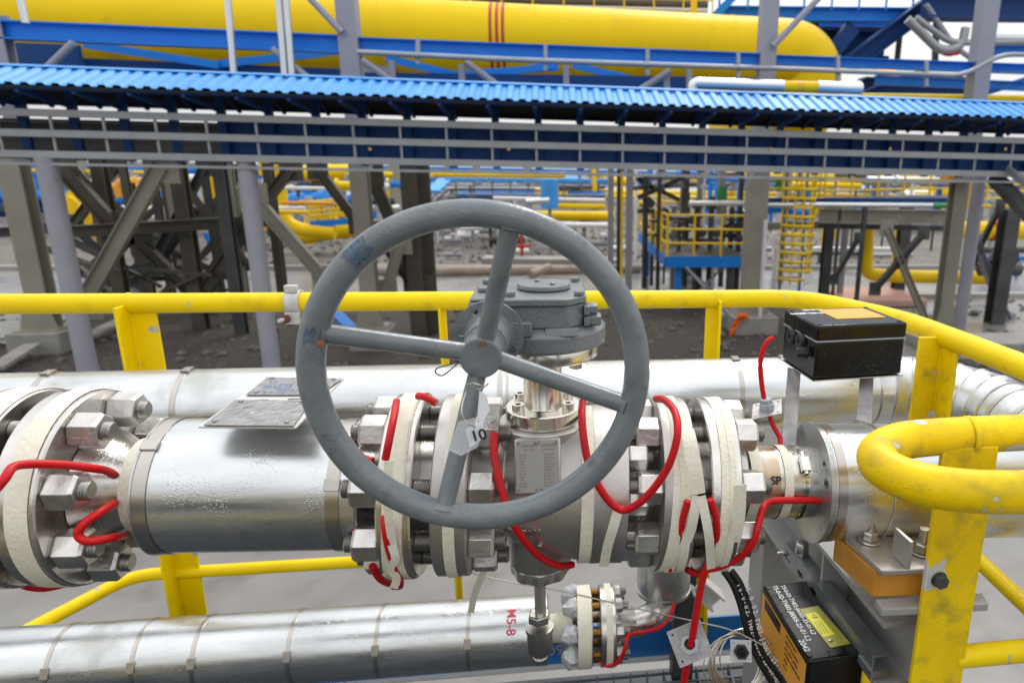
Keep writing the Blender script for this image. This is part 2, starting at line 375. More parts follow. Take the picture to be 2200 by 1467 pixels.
# ---- left insulated pipe with its big flange pair
lp = thing('insulated_pipe', pp(-.45) - X(0, 0, .1), 'short galvanised clad pipe section left of the handwheel with its bolted flange', 'pipe', 'insulated pipes')
b = MB(); pl(b, [(-.548, .0935), (-.272, .0935)], 96, cap=False); pl(b, [(-.272, .0905), (-.548, .0905)], 96, cap=False)
b.build('cladding', 'galvanised_sheet', lp)
for s, e in ((-.275, -.2765), (-.546, -.5445)):
    b = MB(); pl(b, [(s - .0012, .06), (s - .0012, .0965), (s + .0012, .0965), (s + .0012, .06)], 72); b.build('end_cap', 'galvanised_old', lp)
for s in (-.537, -.303):
    b = MB(); arc_band(b, s, .0942, .017, t=.0012); st = b.build('strap', 'strap_steel', lp)
    b = MB()
    q = pp(s, .0965, 58 if s < -.4 else 25); nn = (q - pp(s)).normalized(); b.box(q, (.02, .016, .004), PA, nn); b.build('buckle', 'strap_steel', st, bevel=.0008)
# reducer neck towards flange
b = MB(); pl(b, [(-.278, .057), (-.255, .0575), (-.246, .066), (-.2395, .078)], 56); b.build('weld_neck', 'stainless', lp)
b = MB(); pl(b, [(-.628, .082), (-.615, .075), (-.60, .065), (-.585, .058), (-.545, .057)], 56); b.build('weld_neck', 'stainless', lp)
fl = flange(lp, -.678, -.629)
for a in NA: nut(fl, -.629, a, 1, stub=.009)
for a in NA: b = MB(); b.stud(pp(-.70, BC, a), pp(-.678, BC, a), .0128); b.build('stud', 'thread_steel', fl)
fl = flange(lp, -.2395, -.196)
for a in NA: nut(fl, -.2395, a, -1, stub=.012)
for a in NA: b = MB(); b.stud(pp(-.196, BC, a), pp(-.172, BC, a), .0128); b.build('stud', 'thread_steel', fl)
b = MB(); pl(b, [(-.196, .07), (-.172, .07)]); b.build('gasket', 'thread_steel', fl)
# the equipment flange at the left edge of the picture
eq = thing('blind_flange', pp(-.76) - X(0, 0, .13), 'steel flange wrapped in cream tape at the left edge of the photo', 'flange')
flange(eq, -.748, -.70)
b = MB(); pl(b, [(-.82, .06), (-.79, .062), (-.77, .075), (-.748, .085)]); b.build('weld_neck', 'stainless', eq)
for a in NA: nut(eq, -.748, a, -1)

# ---- right insulated pipe with hose clamp and shoe
rp = thing('insulated_pipe', pp(.5) - X(0, 0, .1), 'galvanised clad pipe right of the valve with writing on its end cap', 'pipe', 'insulated pipes')
b = MB(); pl(b, [(.402, .0935), (1.15, .0935)], 96, cap=False); pl(b, [(1.15, .0905), (.402, .0905)], 96, cap=False); b.build('cladding', 'galvanised_sheet', rp)
b = MB(); pl(b, [(.3995, .05), (.3995, .0925), (.4005, .0965), (.4095, .0965), (.4095, .05)], 96); ec = b.build('end_cap', 'galvanised_old', rp)
b = MB(); arc_band(b, .4205, .0942, .014, t=.0006); b.build('strap', 'strap_steel', rp)
b = MB(); pl(b, [(.502, .0943), (.503, .0953), (.507, .0953), (.508, .0943)], 96, cap=False); b.build('seam', 'galvanised_sheet', rp)
fl = flange(rp, .2085, .2535)
for a in NA: nut(fl, .2535, a, 1, stub=.012)
for a in NA: b = MB(); b.stud(pp(.188, BC, a), pp(.2085, BC, a), .0128); b.build('stud', 'thread_steel', fl)
b = MB(); pl(b, [(.188, .072), (.2085, .072)]); b.build('gasket', 'thread_steel', fl)
b = MB(); pl(b, [(.2535, .078), (.266, .070), (.285, .060), (.300, .0575)], 56); b.build('weld_neck', 'stainless', rp)
b = MB(); pl(b, [(.3002, .0573), (.306, .0582), (.312, .0573)], 56); b.build('weld_seam', 'weld_stain', rp)
b = MB(); pl(b, [(.3122, .0572), (.335, .0572)], 56); b.build('heat_tinted_pipe', 'weld_stain', rp)
b = MB(); pl(b, [(.335, .0571), (.40, .0571)], 56); b.build('bare_pipe', 'stainless', rp)
b = MB(); arc_band(b, .376, .0575, .010, t=.001, m=72); hc = b.build('hose_clamp', 'polished_steel', rp)
b = MB(); b.box(pp(.374, .064, 50), (.014, .024, .009), PA, pp(.374, 1, 50) - pp(.374)); b.cyl(pp(.374, .066, 35), pp(.374, .066, 70), .004, n=10); b.build('screw_housing', 'polished_steel', hc, bevel=.0006)
b = MB()
for k in range(60):
    a = -60 + k * 1.5; b.box(pp(.376, .0587, a), (.006, .0006, .0006), PA, pp(.376, 1, a) - pp(.376))
b.build('slots', 'black_ink', hc)
def on_pipe_text(body, size, px, py, r, par, m='black_ink', rot=0, name='handwriting', thk=.0004):
    pass

# ---- the valve
VX, VY = -.022, .97
va = thing('ball_valve', (VX, VY, 2.56), 'stainless steel flanged ball valve with grey gearbox and big round grey handwheel', 'valve')
b = MB(); pl(b, [(-.118, .066), (-.10, .0665), (-.085, .071), (-.068, .085), (-.05, .096), (-.02, .1035), (.01, .110), (.035, .1155), (.045, .1165), (.0455, .1195), (.093, .1195), (.0935, .1175)], 96)
body = b.build('body', 'cast_steel', va)
b = MB(); pl(b, [(-.1715, .1325 - .002), (-.1695, FL_R), (-.127, FL_R), (-.125, .13), (-.1248, .085), (-.113, .072), (-.10, .066)], 72); fb = b.build('flange', 'cast_steel', va)
for a in NA: nut(fb, -.125, a, 1)
b = MB(); pl(b, [(.0935, .085), (.103, .072), (.118, .065), (.125, .066), (.134, .072), (.1415, .088), (.1418, .1315), (.1438, FL_R), (.1860, FL_R), (.188, .1305)], 72); fb = b.build('flange', 'cast_steel', va)
for a in NA: nut(fb, .1418, a, -1)
for a in [11 + 36 * k for k in range(10)]: nut(body, .0935, a, 1, flat=.036, h=.029, bc=.098, stub=.008, sr=.011)
# vertical neck of the body
b = MB(); b.lathe((VX, VY, 2.69), (0, 0, 1), [(0, .095), (.03, .085), (.055, .072), (.08, .0655), (.118, .064), (.121, .0665), (.133, .0665), (.135, .065)], 72)
b.build('neck', 'cast_steel', va)
b = MB(); b.lathe((VX, VY, 2.8252), (0, 0, 1), [(0, .0545), (.001, .0555), (.021, .0555), (.0225, .054)], 72); bo = b.build('bonnet', 'polished_steel', va)
for a in (35, 145, 215, 325):
    c = V((VX + .0435 * math.cos(math.radians(a)), VY + .0435 * math.sin(math.radians(a)), 2.8476))
    ring = circ(0, 0, .0088, 20); hx = circ(0, 0, .0045, 6)
    b = MB(); b.plate(c + X(0, 0, .0055), (1, 0, 0), (0, 1, 0), ring, [hx], .011); b.cyl(c, c + X(0, 0, .004), .0044, n=6); b.build('cap_screw', 'polished_steel', bo)
b = MB(); b.lathe((VX, VY, 2.8477), (0, 0, 1), [(0, .0305), (.002, .0292), (.071, .0292), (.074, .032), (.0778, .034)], 48); b.build('stem_column', 'polished_steel', va)
b = MB(); b.lathe((VX + .006, VY, 2.9257), (0, 0, 1), [(0, .072), (.002, .074), (.0185, .074), (.0203, .073)], 64)
tf = b.build('top_flange', 'polished_steel', va)
for a in (250, 325, 205, 20): 
    c = V((VX + .058 * math.cos(math.radians(a)), VY + .058 * math.sin(math.radians(a)), 2.9135)); b = MB(); b.hexnut(c, (0, 0, 1), .019, .012, .3); b.build('nut', 'polished_steel', tf, bevel=.0005)
# flat boss and nameplate
n0, n1 = at_y(1107, 945, .899), at_y(1203, 1057, .866)
cx = (n0.x + n1.x) / 2; wd = (n1.x - n0.x); up = V((0, .033, n0.z - n1.z)).normalized(); ctr = V((cx, .8825, (n0.z + n1.z) / 2)); ht = math.hypot(.033, n0.z - n1.z)
b = MB(); b.prof(ctr - up * ht * .53, ctr + up * ht * .53, [(-wd * .54, -.03), (wd * .54, -.03), (wd * .54, 0), (-wd * .54, 0)], up=(0, -1, 0)); b.build('plate_boss', 'cast_steel', va, bevel=.004)
nrm = up.cross(V((1, 0, 0))).normalized(); nrm = nrm if nrm.y < 0 else -nrm
b = MB(); pc = ctr + nrm * .0012; hw, hh = wd / 2, ht / 2; rr = .003
b.box(pc, (wd * .97, ht * .97, .0012), (1, 0, 0), nrm); npt = b.build('nameplate', 'nameplate', va, bevel=.0005)
b = MB(); ex = V((1, 0, 0)); o = pc + nrm * .0008
def ntx(t, x, y, sz, al='LEFT'): b.text(t, sz, o + ex * x + up * y, ex, up, .00015, al)
ntx('DAFRAM', -hw * .72, hh * .72, .0054); ntx('DAFRAM', hw * .16, hh * .72, .0054)
ntx('BALL VALVE', -hw * .60, hh * .60, .0026); ntx('BALL VALVE', hw * .26, hh * .60, .0026)
for k in range(11):
    y = hh * (.40 - k * .115); ntx(('DN 100', 'PN 100', 'A 351', 'PTFE', 'CL 600')[k % 5], -hw * .82, y, .0030)
    ntx(('816 102 14', '850 505 79', '02/2022')[k % 3], hw * .30, y, .0030)
b.build('lettering', 'engraved', npt, smooth=0)
for sx, sy in ((-1, 1), (1, 1), (-1, -1), (1, -1), (.06, 1), (-.06, -1), (-.12, 1), (.2, -1)):
    b = MB(); q = o + ex * hw * .86 * sx + up * hh * .86 * sy; b.cyl(q, q + nrm * .0012, .0016, n=10); b.build('rivet', 'engraved', npt)
# trunnion, drain stem and plug
b = MB(); b.lathe((VX - .010, VY, 2.590), (0, 0, 1), [(0, .046), (.004, .0485), (.05, .050), (.07, .056), (.09, .07)], 64); b.build('trunnion', 'cast_steel', va)
b = MB(); b.lathe((VX - .010, VY, 2.566), (0, 0, 1), [(0, .036), (.003, .042), (.006, .0445), (.022, .0455), (.0238, .044)], 96)
for v in b.v:
    dx_, dy_ = v.x - (VX - .010), v.y - VY; th = math.atan2(dy_, dx_); k_ = 1 + .055 * max(-.4, math.cos(8 * th)); v.x = VX - .010 + dx_ * k_; v.y = VY + dy_ * k_
b.build('bottom_cover', 'cast_steel', va)
b = MB(); b.cyl((VX - .012, .955, 2.57), (VX - .012, .955, 2.485), .0088, n=20); dr = b.build('drain_stem', 'cast_steel', va)
dx = VX - .014
b = MB(); b.hexnut((dx, .955, 2.487), (0, 0, 1), .031, .016, .4); b.build('hex_collar', 'polished_steel', va, bevel=.0006)
b = MB(); b.lathe((dx, .955, 2.425), (0, 0, 1), [(0, .012), (.009, .0188), (.011, .0200), (.046, .0203), (.0465, .0222), (.053, .0222), (.0535, .019)], 36); b.build('drain_plug', 'thread_steel', va)
b = MB(); b.lathe((dx, .955, 2.418), (0, 0, 1), [(0, .005), (.003, .0120), (.007, .0125), (.016, .0185), (.019, .0186)], 11); b.build('thread_tape', 'white_tape', va)
# raised casting marks
def emboss(t, px, py, size, Y, par, m='cast_steel', tilt=0., ext=.0012, rz=0.):
    p = at_y(px, py, Y); u = V((0, math.sin(tilt), math.cos(tilt))); b = MB(); b.text(t, size, p, (math.cos(rz), 0, math.sin(rz)), u, ext); return b.build('casting_mark', m, par, smooth=0)
def on_axis(px, py, r):                                # where the ray through a pixel meets a cylinder on the pipe axis
    d = ray(px, py); o = CAM - PO; da = d - PA * d.dot(PA); oa = o - PA * o.dot(PA)
    A, B, C_ = da.dot(da), 2 * da.dot(oa), oa.dot(oa) - r * r; t = (-B - math.sqrt(max(B * B - 4 * A * C_, 0))) / (2 * A); return CAM + d * t
def emboss(t, px, py, size, r, m='bolt_steel'):
    p = on_axis(px, py, r); n = p - PO; n = (n - PA * n.dot(PA)).normalized(); u = n.cross(PA); u = u if u.z > 0 else -u
    b = MB(); b.text(t, size, p, PA, u, .0012, bold=.0003); return b.build('casting_mark', m, va, smooth=0)
emboss('40', 1152, 1112, .016, .105); emboss('DN100', 1116, 1150, .0155, .1015); emboss('G  G', 1130, 1176, .011, .103)
emboss('600', 1374, 1092, .013, .0655); emboss('CL 600', 1356, 1114, .011, .0655)
# gearbox
gz = 2.9462
def cring(cx, cy, r, a0, a1, n): return [(cx + r * math.cos(math.radians(a0 + (a1 - a0) * i / n)), cy + r * math.sin(math.radians(a0 + (a1 - a0) * i / n))) for i in range(n + 1)]
gb = MB(); gb.lathe((VX + .004, VY, gz), (0, 0, 1), [(0, .083), (.004, .0875), (.024, .0875), (.030, .081), (.034, .074)], 72)
g = gb.build('gearbox', 'grey_cast_paint', va, bevel=.0012)
b = MB(); hx0, hx1, hy0, hy1 = VX - .066, VX + .058, VY - .074, VY + .074
def hous(z0, z1, gr, m, nm, ch=.022):
    c = ch; x0, x1, y0, y1 = hx0 - gr, hx1 + gr, hy0 - gr, hy1 + gr
    poly = [(x0, y0), (x1 - c, y0), (x1, y0 + c), (x1, y1 - c), (x1 - c, y1), (x0, y1)]
    bb = MB(); bb.prof((0, 0, z0), (0, 0, z1), [(x, y) if True else 0 for x, y in poly], up=(0, 1, 0)); return bb
# prof's sideways axis for a vertical extrusion with up=Y is +X
b = hous(gz + .0342, gz + .0658, 0, None, None); b.build('gear_housing', 'grey_cast_paint', g, bevel=.003)
b = hous(gz + .066, gz + .0758, .004, None, None, .026); b.build('cover_plate', 'grey_cast_paint', g, bevel=.002)
b = MB(); b.lathe((VX + .004, VY + .004, gz + .076), (0, 0, 1), [(0, .034), (.001, .0335), (.002, .0375), (.006, .0375), (.0075, .0365)], 56); b.build('indicator_cap', 'grey_cast_paint', g)
for x, y in ((-.058, .062), (.05, .06), (.052, -.052), (-.04, -.052), (-.058, .02), (-.055, -.02)):
    b = MB(); b.hexnut((VX + x, VY + y, gz + .076), (0, 0, 1), .0125, .006, .5 + x * 9); b.build('bolt', 'grey_cast_paint', g, bevel=.0006)
for x, y in ((-.006, .016), (.016, -.010)):
    b = MB(); b.hexnut((VX + x, VY + y, gz + .0835), (0, 0, 1), .007, .003, .5); b.build('bolt', 'grey_cast_paint', g)
# worm housing at the left with the input flange
b = MB(); b.box((VX - .076, VY - .008, gz + .038), (.034, .126, .066)); b.box((VX - .076, VY - .008, gz + .0735), (.031, .122, .0045))
wh = b.build('worm_housing', 'grey_cast_paint', g, bevel=.004)
for y in (.045, -.02, -.055)[:2]: b = MB(); b.hexnut((VX - .078, VY + y, gz + .0762), (0, 0, 1), .0135, .006, .2); b.build('bolt', 'grey_cast_paint', g, bevel=.0006)
b = MB(); q = V((VX - .080, .898, gz + .058)); b.cyl(q + X(0, .006, 0), q - X(0, .0015, 0), .0045, n=16); b.build('bolt_hole', 'black_rubber', g)
for zz in (.041, .056):
    b = MB(); q = V((hx1, VY - .045, gz + zz)); b.hexnut(q, (1, 0, 0), .017 if zz < .05 else .015, .024 if zz < .05 else .019, .52); b.build('stop_screw', 'grey_cast_paint', g, bevel=.0006)
    b = MB(); b.box(q + X(.004, 0, 0), (.008, .03, .012)); b.build('stop_boss', 'grey_cast_paint', g, bevel=.001)
b = MB()   # ribs on the base
for x0, x1 in ((VX + .006, VX + .05),):
    b.add([(x0, .886, gz + .0262), (x1, .888, gz + .0262), (x1, .9, gz + .0262), (x0, .9, gz + .0262), (x0, .890, gz + .036), (x1, .8915, gz + .036), (x1, .9, gz + .036), (x0, .9, gz + .036)],
          [(0, 1, 5, 4), (1, 2, 6, 5), (2, 3, 7, 6), (3, 0, 4, 7), (4, 5, 6, 7), (3, 2, 1, 0)])
b.build('rib', 'grey_cast_paint', g, bevel=.001)
b = MB(); b.box((VX - .028, .892, gz + .036), (.034, .014, .02)); b.build('rib', 'grey_cast_paint', g, bevel=.002)
SHX, SHZ = None, None
fc = at_y(1048, 716, .862); hb = at_y(1037, 771, .757)
SH = V((fc.x * .5 + hb.x * .5, 0, fc.z * .5 + hb.z * .5)); sx, sz = SH.x, SH.z
b = MB(); b.plate((sx, .8635, sz), (1, 0, 0), (0, 0, 1), circ(0, 0, .0435, 48), [circ(.0345 * math.cos(math.radians(a)), .0345 * math.sin(math.radians(a)), .0046, 14) for a in (120, 175, 25, 325, 235, 270)], .006)
b.build('input_flange', 'grey_cast_paint', g)
b = MB(); b.lathe((sx, .8604, sz), (0, -1, 0), [(0, .031), (.006, .0275), (.018, .0262), (.045, .0262), (.047, .0245)], 40); b.build('input_sleeve', 'grey_cast_paint', g)
b = MB(); b.cyl((sx, .8672, sz), (sx, .9, sz), .026, n=32); b.build('worm_shaft', 'grey_cast_paint', g)
# handwheel
wc = at_y(1031, 802, .72); RW = .170; TR = .0143
b = MB(); m_ = 128
b.tube([wc + X(RW * math.cos(2 * math.pi * i / m_), .0012 * math.sin(4 * math.pi * i / m_), RW * math.sin(2 * math.pi * i / m_)) for i in range(m_)], TR, 24, closed=True)
hwl = b.build('handwheel', 'grey_paint', va)
b = MB(); b.lathe((sx, .7535, sz), (0, 1, 0), [(0, .0215), (.0012, .0232), (.056, .0238), (.0585, .0225)], 40); b.build('hub', 'grey_paint', hwl)
for k, (px, py) in enumerate(((1096, 492), (1330, 866), (958, 1078), (694, 716))):
    e = at_y(px, py, .72); d = (e - wc); d.y = 0; e = wc + d.normalized() * (RW - .006); h0 = V((sx, .772, sz)); dd = (e - h0).normalized()
    b = MB(); L = (e - h0).length
    b.tube([h0 + dd * L * t for t in (.08, .2, .4, .6, .8, .93, .97, 1.)], lambda u: .0104 if u < .85 else .0104 + .0045 * ((u - .85) / .15) ** 2, 20); b.build('spoke', 'grey_paint', hwl)
b = MB(); q = wc + X(RW * math.cos(math.radians(141)), 0, RW * math.sin(math.radians(141)))
for px, py, rr in ((688, 737, .0036),):
    q = at_y(px, py, .7065); b.lathe(q, (0, 1, 0), [(-.0006, .001), (0, rr), (.004, rr)], 10)
b.build('rust_spot', 'rust', hwl)
# blue paint smear on the rim: a thin skin on the tube
def rim_skin(a0, a1, s0, s1, name, m, seed):
    r_ = random.Random(seed); b = MB(); na, ns = 16, 8; vs = []
    for i in range(na + 1):
        for j in range(ns + 1):
            A = math.radians(a0 + (a1 - a0) * i / na); Sg = math.radians(s0 + (s1 - s0) * j / ns); edge = (i in (0, na)) or (j in (0, ns))
            A += math.radians(r_.uniform(-1.6, 1.6)) if edge else 0; rr = TR + .0007
            vs.append(wc + X((RW + rr * math.cos(Sg)) * math.cos(A), -rr * math.sin(Sg) + .0012 * math.sin(2 * A), (RW + rr * math.cos(Sg)) * math.sin(A)))
    b.add(vs, [(i * (ns + 1) + j, i * (ns + 1) + j + 1, (i + 1) * (ns + 1) + j + 1, (i + 1) * (ns + 1) + j) for i in range(na) for j in range(ns) if r_.random() > .25])
    return b.build(name, m, hwl)
rim_skin(126, 134, 40, 125, 'paint_smear', 'blue_smear', 3); rim_skin(161, 166, 70, 110, 'paint_smear', 'blue_smear', 5)
b = MB(); q = V((sx, .7530, sz)); b.plate(q, (1, 0, 0), (0, 0, 1), [(-.003, .014), (.0, .0195), (.006, .0185), (.008, .0155), (.003, .0145)], [], .0006); b.build('rust_spot', 'rust', hwl)

# ---- tapes round the flanges (each a length of tape on its own)
def tape(label, *args, name='tape', cat='tape', m='cloth_tape', **kw):
    b = MB(); arc_band(b, *args, **kw); return tag(b.build(name, m), label, cat, 'cream cloth tapes round the pipe')
tape('wide cream tape round the rim of the large flange at the left edge', -.652, .1334, .025, tilt=.004, ph=30)
tape('second cream tape on the outermost left flange rim', -.722, .1334, .032, tilt=.004, ph=100)
tape('broad cream tape wrapped on the pipe flange just left of the handwheel bottom', -.222, .1334, .026, tilt=.006, ph=60, wob=.001)
tape('narrower cream tape overlapping on the pipe flange left of the valve', -.208, .1345, .012, tilt=-.005, ph=20, wob=.0015)
tape('narrow white tape band round the left flange of the valve body', -.149, .1334, .015, tilt=.002, ph=0)
tape('cream tape round the narrow neck left of the valve ball', -.079, .0745, .014, tilt=.004, ph=40)
tape('cream tape standing upright round the valve body right of the nameplate', .039, .1178, .020, tilt=-.001, ph=10)
tape('cream tape round the right flange of the valve', .156, .1334, .016, tilt=.006, ph=60)
tape('second cream tape crossing the right flange of the valve', .174, .1345, .012, tilt=-.008, ph=80, wob=.001)
tape('cream tape in the middle of the pipe flange right of the valve', .228, .1334, .018, tilt=.004, ph=70)
tape('narrow cream tape on the outer edge of the right pipe flange', .243, .1344, .010, tilt=-.004, ph=30)
tape('cream tape round the steel neck beside the right flange', .293, .0625, .018, tilt=.004, ph=60)
tape('second cream tape round the heat tinted neck pipe', .347, .0582, .014, tilt=.002, ph=60)
tape('cream tape wrapped over the neck left of the left cladding', -.568, .064, .030, tilt=.006, ph=20)

# ribbons and cables drawn through space points
def ribbon(pts, wd, facing=V((0, -1, 0)), k=6, t=.0007):
    pts = catmull([V(p) for p in pts], k); n = len(pts) - 1; b = MB()
    def pf(u):
        i = round(u * n); d = (pts[min(i + 1, n)] - pts[max(i - 1, 0)]).normalized(); w_ = d.cross(facing).normalized(); return pts[i], w_.cross(d), w_
    b.band(pf, n, wd, t, False); return b
def strip(label, pts, wd, facing=V((0, -1, 0)), m='cloth_tape', cat='tape'):
    return tag(ribbon([at_y(*p) for p in pts], wd, facing).build('tape', m), label, cat, 'cream cloth tapes round the pipe')
strip('tape strip slanting down from the red cable loop on the valve body', [(1328, 1092, .845), (1318, 1130, .842), (1306, 1170, .855), (1297, 1215, .88)], .014)
strip('tape strip leaning left in the inverted V on the right valve flange', [(1497, 1065, .826), (1490, 1110, .824), (1480, 1150, .834), (1455, 1195, .85), (1436, 1228, .88)], .014)
strip('tape strip leaning right in the inverted V on the right valve flange', [(1506, 1065, .826), (1516, 1110, .822), (1524, 1160, .83), (1528, 1220, .86)], .013)
strip('long tape strip down from the top of the right valve flange', [(1468, 880, .93), (1478, 930, .86), (1492, 1000, .832), (1500, 1060, .824)], .020)
strip('tape strip over the foot of the right pipe flange', [(1590, 1040, .826), (1586, 1120, .83), (1572, 1180, .85), (1552, 1225, .89)], .018)
strip('knotted tape end under the left pipe flange', [(842, 1170, .83), (850, 1200, .835), (838, 1220, .85), (852, 1240, .86), (846, 1262, .87)], .011)
strip('slim tape strip down the face of the left taped flange', [(836, 990, .83), (832, 1060, .822), (838, 1130, .824), (850, 1200, .84)], .011)
strip('loose tape end hanging from the neck behind the handwheel', [(1050, 1130, .90), (1048, 1165, .90), (1052, 1190, .91), (1040, 1225, .93), (1020, 1275, .97), (1012, 1315, 1.0)], .010)
def cable(label, pts, r=.005, m='red_silicone', name='heating_cable', cat='cable', group='red heating cables', k=8, **kw):
    b = MB(); b.tube([at_y(*p) for p in pts], r, 12, smooth=k, **kw); return tag(b.build(name, m), label, cat, group)
cable('red cable arching over the neck of the far left flange', [(-30, 1075, .80), (8, 1030, .812), (30, 1002, .83), (75, 996, .85), (140, 998, .87), (190, 1004, .885), (228, 1010, .905), (246, 1020, .925)], .0053)
cable('red cable loop below the cream tape left of the cladding', [(246, 1080, .90), (215, 1100, .87), (180, 1125, .855), (168, 1148, .85), (190, 1162, .85), (240, 1154, .865), (268, 1150, .90)], .0053)
cable('red cable tucked under the bottom rim of the far left flange', [(0, 1212, .90), (40, 1250, .94), (90, 1262, .96), (150, 1250, .99), (175, 1235, 1.02)], .0053)
cable('red cable coming out of the top of the wide tape left of the valve', [(852, 862, .935), (848, 885, .89), (842, 915, .862), (834, 955, .845), (828, 985, .845)])
cable('red cable under the wide tape left of the handwheel bottom', [(826, 1100, .845), (828, 1135, .832), (838, 1185, .84), (856, 1235, .87), (860, 1256, .9), (846, 1258, .92)], .0053)
cable('red cable curving over the top of the left flange gap', [(898, 850, .93), (915, 853, .92), (938, 866, .915)], .0053)
cable('red cable bit sticking out beside the nut left of the flange', [(742, 1118, .90), (760, 1130, .885), (782, 1152, .88)], .0053)
cable('short red cable piece above the left nuts', [(768, 970, .9), (778, 982, .88), (800, 990, .875)], .0053)
cable('red cable under the bottom of the left pipe flange', [(800, 1215, .88), (815, 1240, .90), (838, 1252, .93), (858, 1246, .95)], .0053)
cable('red cable running down across the front of the valve neck under the nameplate',
      [(1062, 930, .90), (1062, 975, .880), (1075, 1040, .858), (1093, 1100, .848), (1120, 1152, .858), (1160, 1195, .888), (1200, 1214, .91), (1230, 1212, .93)], .0053)
cable('red cable loop hanging from the valve top to the right flange in a deep curve',
      [(1252, 862, .915), (1250, 890, .872), (1254, 940, .850), (1266, 1000, .838), (1290, 1050, .832), (1318, 1085, .832), (1345, 1094, .83), (1385, 1070, .82), (1425, 1020, .812), (1446, 975, .812), (1456, 925, .82), (1450, 885, .85), (1430, 860, .89), (1410, 856, .93)], .0053)
cable('red cable running beside the neck into the right end cap', [(1772, 1076, .915), (1720, 1074, .905), (1660, 1076, .895), (1640, 1090, .872), (1628, 1130, .85), (1618, 1165, .846), (1585, 1198, .86), (1540, 1218, .872), (1512, 1222, .875)], .0053)
cable('red cable dropping from the right flange to the square gland plate', [(1524, 1195, .868), (1518, 1215, .866), (1508, 1250, .868), (1497, 1310, .868), (1487, 1372, .872), (1484, 1388, .877)], .0056)
cable('red cable leaving the gland plate down to the bottom edge', [(1484, 1385, .876), (1476, 1425, .88), (1468, 1475, .89), (1460, 1520, .9)], .0056)
cable('red cable in the gap of the right flange pair behind the tape', [(1478, 1075, .835), (1468, 1110, .835), (1462, 1140, .84), (1446, 1180, .855), (1440, 1222, .88)], .0051)
cable('red cable bending round inside the right flange gap', [(1526, 1072, .83), (1538, 1110, .832), (1540, 1150, .84), (1532, 1190, .86)], .0051)
cable('red cable low under the right valve flange', [(1475, 1222, .9), (1495, 1232, .9), (1515, 1230, .89)], .0051)
cable('red cable from the black box on the right down to its grey gland', [(1662, 724, 1.02), (1645, 738, 1.02), (1634, 775, 1.02), (1636, 820, 1.02), (1642, 858, 1.02)], .0042)
cable('red cable below the grey gland reaching the steel neck', [(1650, 884, 1.02), (1662, 915, 1.01), (1676, 942, 1.0), (1674, 966, .985)], .0042)
# ---- square gland plates with their glands
def gland_plate(label, c, ex, ey, size, t=.0015, m='stainless', hexr=.013, hole=.0085, both=False, nm='gland'):
    ex = V(ex).normalized(); ey = V(ey).normalized(); n = ex.cross(ey)
    r = thing('gland_plate', c, label, 'plate'); h = size / 2
    b = MB(); b.plate(c, ex, ey, [(-h, -h), (h, -h), (h, h), (-h, h)], [circ(0, 0, hole, 18)] + [circ(h * .74 * i, h * .74 * j, size * .035, 10) for i in (-1, 1) for j in (-1, 1)], t)
    b.build('plate', m, r)
    b = MB(); 
    b.plate(c + n * .0045, ex, ey, [(hexr * math.cos(math.radians(60 * i)), hexr * math.sin(math.radians(60 * i))) for i in range(6)], [circ(0, 0, hole * .82, 18)], .007)
    b.build('lock_nut', nm, r, bevel=.0006)
    return r, n
c = at_y(1482, 1380, .874); ex = (at_y(1532, 1392, .87) - at_y(1470, 1421, .862)).normalized()
ex = V((.92, -.02, .38)).normalized(); ey = V((-.33, .50, .80)); ey = (ey - ex * ey.dot(ex)).normalized()
mat('gland_nut', (.36, .40, .44), .4, .2); 
gland_plate('tilted square steel plate with grey nut on the hanging red cable', c, ex, ey, .055, m='plate_grey', hexr=.0155, hole=.0105, nm='gland_nut')
c = at_y(1648, 878, 1.02); r_, n_ = gland_plate('small square plate with grey cable gland below the black box', c, (.95, .1, .12), (.30, .93, .14), .052, m='plate_grey', nm='gland_nut')
b = MB(); a0 = at_y(1643, 862, 1.02); a1 = at_y(1645, 848, 1.02); b.lathe(c, a1 - c, [(0, .0125), (.010, .0125), (.0105, .0108), (.018, .0108), (.020, .008)], 8); b.build('gland', 'gland_nut', r_, bevel=.0005)
c = at_y(1592, 1397, .93); r_, _ = gland_plate('small square plate with a black hexagon hole by the wire coil', c, (.96, -.1, -.05), (.02, .35, .93), .035, m='white_steel', hexr=.0125, hole=.0085, nm='black_rubber')
b = MB(); b.cyl(c - X(0, .008, 0), c + X(0, .01, 0), .009, n=6); b.build('plug', 'black_rubber', r_)
# coil of steel wire
b = MB(); cc = at_y(1588, 1418, 1.0); rr_ = random.Random(4); pts = []
for i in range(13 * 28):
    a = 2 * math.pi * i / 28; t = i / 28; R_ = .049 + .0035 * math.sin(t * 2.1); ax = V((1, 0, .25)).normalized(); bx = V((.1, .45, -.35)).normalized() * .9; axn = V((.3, .5, .7)).normalized()
    pts.append(cc + V((.96, .1, .22)) * (R_ + .006 * math.sin(t * 1.7)) * math.cos(a) + V((-.25, .35, .9)) * R_ * math.sin(a) + V((-.9, -.3, -.2)) * .0018 * (t - 6))
b.tube(pts, .0014, 6); tag(b.build('wire_coil', 'wire_steel'), 'coil of thin bright steel wire beside the lower black box', 'wire')
b = MB(); b.tube([at_y(*p) for p in ((985, 1220, 1.0), (1040, 1237, 1.0), (1140, 1257, .99), (1180, 1263, .985), (1300, 1290, .98), (1420, 1318, .97), (1500, 1335, .965), (1570, 1352, .96), (1640, 1385, .95))], .0013, 8, smooth=6)
tag(b.build('steel_wire', 'wire_steel'), 'single steel wire sagging from behind the valve to the coil', 'wire')

